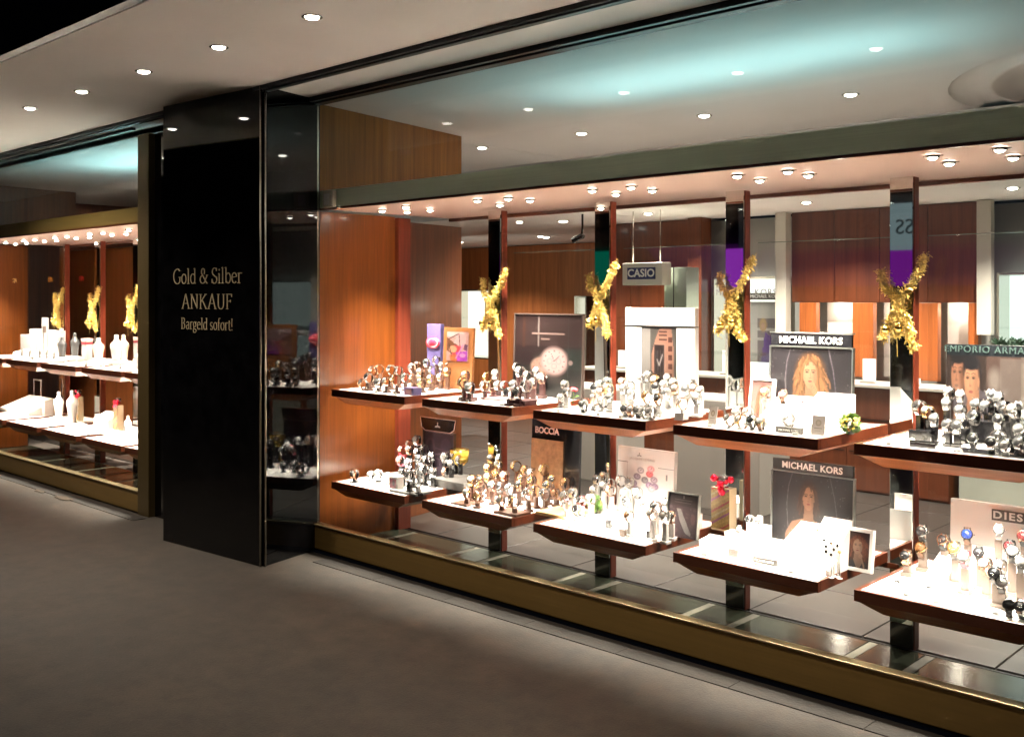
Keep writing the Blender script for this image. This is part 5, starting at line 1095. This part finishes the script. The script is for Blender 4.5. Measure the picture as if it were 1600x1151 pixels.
# ---------------------------------------------------------------- jewellery window contents
JL = 'jewellery'
bust_w = mat('bust_white', (.50, .48, .45), .5); bust_c = mat('bust_cream', (.46, .36, .26), .5); bust_k = mat('bust_black', (.05, .048, .05), .45)
def bust(label, px, pyb, ztray, h, m, y):
    c = at(px, pyb, y=y); e = empty('necklace_bust', label, 'bust', (c.x, y, ztray), random.uniform(-.3, .3), 'necklace busts'); s = h
    obj('torso', MB().lathe([(.22*s, 0), (.22*s, .04*s), (.20*s, .12*s), (.25*s, .42*s), (.31*s, .60*s), (.28*s, .70*s), (.14*s, .80*s), (.10*s, .90*s), (.11*s, .98*s), (.04*s, 1*s)], 20, None, 1, .55), m, e)
    obj('necklace', MB().tube([(.13*s*math.cos(rad(t)), -.12*s-.02*s*abs(math.sin(rad(t))), .72*s+.16*s*math.sin(rad(t))) for t in range(180, 361, 15)], .0018, 5), METAL['g' if m is not bust_k else 's'][1], e); return e
Jy = 4.0
for lab, px, z, h, m, y in (('tall white bust, first from the mirrored frame on the upper jewellery trays', 182, U, .26, bust_w, 4.05), ('cream bust beside the tall white one on the upper jewellery trays', 193, U, .25, bust_c, 4.22), ('short cream bust by itself on the upper jewellery trays', 154, U, .22, bust_c, 4.10), ('large black bust on the upper jewellery trays', 117, U, .25, bust_k, 4.15), ('smaller black bust beside the white box on the upper jewellery trays', 97, U, .20, bust_k, 4.20), ('white half bust cut by the bronze frame on the upper jewellery trays', 216, U, .16, bust_w, 3.9),
    ('tall white bust next to the sweets tube, lower jewellery trays', 113, Lw, .30, bust_w, 4.05), ('slimmer white bust nearer the tall white box, lower jewellery trays', 92, Lw, .27, bust_w, 4.05), ('small white bust at the bronze frame, lower jewellery trays', 200, Lw, .17, bust_w, 4.0)): bust(lab, px, 600, z, h, m, y)
def jbox(lab, px0, px1, z, h, m, y, d=.10, slope=0, cat='display block', nm='display_block'):
    a, b = at(px0, 500, y=y), at(px1, 500, y=y); e = empty(nm, lab, cat, ((a.x+b.x)/2, y, z)); w = (b.x-a.x)/2
    vs = [(-w, 0, 0), (w, 0, 0), (w, d, 0), (-w, d, 0), (-w, 0, h-slope), (w, 0, h-slope), (w, d, h), (-w, d, h)]
    obj('block', MB()._add([Vector(v) for v in vs], [(0,3,2,1),(4,5,6,7),(0,1,5,4),(1,2,6,5),(2,3,7,6),(3,0,4,7)]), m, e); obj('base_edge', BB((-w-.002, -.004, 0), (w+.002, -.0005, .008), .0005), trim_steel, e); return e
pw = mat('box_lilac_white', (.42, .385, .38), .5)
jbox('lowest white stepped block on the upper jewellery trays', 32, 48, U, .20, pw, 4.15); jbox('middle white stepped block on the upper jewellery trays', 46, 60, U, .26, pw, 4.2); jbox('right white stepped block behind the tall chair shaped stand', 62, 87, U, .25, pw, 4.26)
ch = empty('display_stand', 'tall white chair shaped earring stand on the upper jewellery trays', 'stand', (at(69, 500, y=4.12).x, 4.12, U))
for s in (-1, 1): obj('leg', BB((s*.055-.009, 0, 0), (s*.055+.009, .02, .385), .002), pw, ch)
obj('cross_panel', BB((-.045, .001, .30), (.045, .018, .385), .002), pw, ch); obj('dark_panel', BB((-.045, .004, .235), (.045, .014, .299), .002), STM['taupe'], ch)
jbox('long sloped white ring tray at the far end of the lower jewellery trays', 0, 44, Lw, .15, bust_w, 3.95, .30, .11, 'ring tray', 'ring_tray'); jbox('upright white pad with frame behind, lower jewellery trays', 48, 70, Lw, .17, bust_w, 4.08, .08, .02)
jbox('white round backed block between the sweets tubes', 146, 168, Lw, .14, bust_w, 4.05, .12, .06)
fr = empty('wire_stand', 'thin white square frame standing behind the upright pad', 'frame', (at(58, 500, y=4.25).x, 4.25, Lw)); obj('frame', MB().box((-.10, 0, 0), (-.09, .01, .32)).box((.08, 0, 0), (.10, .01, .32)).box((-.089, 0, .305), (.079, .01, .32)), pw, fr)
candy('slim violet and red sweets tube, nearer the far end of the lower jewellery trays', (at(124, 500, y=4.15).x, 4.15, Lw), .040, .27, 8); candy('red and gold sweets tube closest to the bronze frame, lower jewellery trays', (at(185, 500, y=4.10).x, 4.10, Lw), .045, .26, 9)
nb = empty('gift_box', 'white gift box with red ribbon between the busts, upper jewellery trays', 'box', (at(131, 500, y=4.1).x, 4.1, U)); obj('box_body', BB((-.05, 0, 0), (.05, .06, .20), .002), pw, nb); obj('ribbon', BB((-.051, -.003, .15), (.051, .063, .172), .001), STRAP['r'][1], nb); obj('lid', BB((-.053, -.004, .178), (.053, .064, .203), .001), STM['pink'], nb)
for i, (p0_, p1_, z, hh_, y, sl) in enumerate(((100, 112, Lw, .03, 3.85, .015), (128, 143, Lw, .035, 3.9, .02), (156, 172, Lw, .03, 3.85, .015), (190, 210, Lw, .06, 3.95, .03), (66, 84, Lw, .04, 3.9, .02), (20, 34, U, .06, 4.0, .03), (88, 108, U, .035, 3.95, .02), (136, 150, U, .04, 3.95, .02), (160, 176, U, .045, 3.95, .02), (196, 212, U, .05, 3.98, .02))):
    jbox(f'{ORD[i]} low sloped white velvet pad among the jewellery, counted tray by tray', p0_, p1_, z, hh_, bust_w, y, .14, sl, 'jewellery pad', 'jewellery_pad')
r = random.Random(12)
for i in range(14):
    px = 6+i*14.5+r.uniform(-2, 2); e = empty('ring_holder', f'{ORD[i]} little pale ring holder along the upper jewellery tray fronts', 'ring holder', (at(px, 500, y=3.80).x, 3.78+r.uniform(0, .08), U), r.uniform(-.5, .5), 'ring holders on the upper jewellery trays'); h = r.uniform(.02, .055)
    obj('cone', MB().lathe([(.014, 0), (.012, .004), (.006, h*.6), (.003, h)], 10), bust_w if i % 3 else STM['grey'], e); obj('ring', MB().tube([(.0075*math.cos(2*math.pi*k/12), .0075*math.sin(2*math.pi*k/12), h*.5) for k in range(13)], .0015, 5), METAL['g' if i % 2 else 's'][1], e)
for i, px in enumerate((14, 22, 36, 55, 62, 76, 88, 98, 121, 130, 146, 165, 174)):
    e = empty('ring_pad', f'{ORD[i]} small dark ring pad along the lower jewellery tray fronts', 'ring pad', (at(px, 500, y=3.82).x, 3.76+r.uniform(0, .10), Lw), r.uniform(-.2, .2), 'ring pads on the lower jewellery trays'); obj('pad', BB((-.020, 0, 0), (.020, .018, .008), .001), STM['grey'], e); obj('ring', MB().tube([(.007*math.cos(2*math.pi*k/12), .009, .010+.007*math.sin(2*math.pi*k/12)) for k in range(13)], .0015, 5), METAL['s'][1], e)
for i, px in enumerate((34, 46, 62, 72, 84)):
    e = empty('ring_finger', f'{ORD[i]} dark curved ring finger in front of the white stepped blocks', 'ring stand', (at(px, 500, y=3.98).x, 3.98, U), r.uniform(-.4, .4), 'dark ring fingers'); obj('finger', MB().tube([(0, 0, .0), (.002, .002, .03), (.010, 0, .06), (.022, 0, .078)], [.013, .011, .010, .008], 10), STM['grey'], e); obj('foot', MB().lathe([(.018, 0), (.018, .006)], 12), STM['grey'], e)
# rear plants in the pale showcase, glimpsed items on the counter
for i, px in enumerate((1562, 1573, 1585, 1595)):
    c = at(px, 520, y=8.55); e = empty('potted_plant', f'{ORD[i]} small dark leafed plant in front of the pale green rear showcase', 'plant', (c.x, 8.55, c.z-.16), 0, 'small rear plants'); g = MB(); q = random.Random(i)
    for _ in range(26):
        t = q.uniform(0, 6.28); l = q.uniform(.04, .10); p = Vector((0, 0, .06)); d = Vector((math.cos(t), math.sin(t), q.uniform(.2, 1.4))).normalized(); s_ = d.orthogonal().normalized()*.009; g._add([p, p+d*l*.5+s_, p+d*l, p+d*l*.5-s_], [(0,1,2,3)])
    o = obj('leaves', g, mat('dark_leaf', (.02, .05, .025), .6), e); o['kind'] = 'stuff'; obj('pot', MB().lathe([(.025, 0), (.032, .06)], 12), white_paint, e)
sh = empty('rear_shelf', 'thin glass shelf carrying the small plants before the pale showcase', 'shelf', (-2.65, 8.5, at(1580, 520, y=8.55).z-.163)); obj('shelf_board', B((-.4, 0, -.01), (.6, .1, -.001)), clear, sh)
for i, (x, w_, h_, m) in enumerate(((-6.2, .12, .18, 'white_paint'), (-5.6, .2, .12, 'cream'), (-5.0, .10, .22, 'white_paint'), (-4.35, .16, .10, 'cream'), (-3.65, .10, .20, 'white_paint'), (-3.3, .14, .06, 'pearl'))):
    e = empty('counter_display', f'{ORD[i]} small pale display item along the rear counter', 'display item', (x, 8.15, .8905), 0, 'small displays on the rear counter'); obj('panel', BB((-w_/2, 0, 0), (w_/2, .04, h_), .003), mat(m), e); obj('foot', B((-w_/2-.01, -.03, 0), (w_/2+.01, -.0005, .012)), trim_steel, e)
tagm = mat('tag_card', (.40, .39, .37), .6); tagd = mat('tag_ink', (.03, .03, .03), .6); r = random.Random(77)
for i in range(10):
    up = i < 5; x0 = TX[i % 5]; nm_ = (TRN if up else TRL)[i % 5]
    for j in range(3):
        e = empty('price_tag', f'{ORD[j]} little white folded price tag at the front of the {nm_} tray', 'price tag', (x0+.16+.2*j+r.uniform(-.05, .05), 3.925+r.uniform(0, .015), U if up else Lw), r.uniform(-.5, .5), 'price tags on the watch trays')
        obj('card', MB()._add([Vector(v) for v in ((-.014, 0, 0), (.014, 0, 0), (.014, .007, .015), (-.014, .007, .015), (-.014, .014, 0), (.014, .014, 0))], [(0,1,2,3), (3,2,5,4), (0,3,4), (1,5,2)]), tagm, e)
        obj('price_line', B((-.009, .0015, .006), (.009, .0022, .0085)), tagd, e)
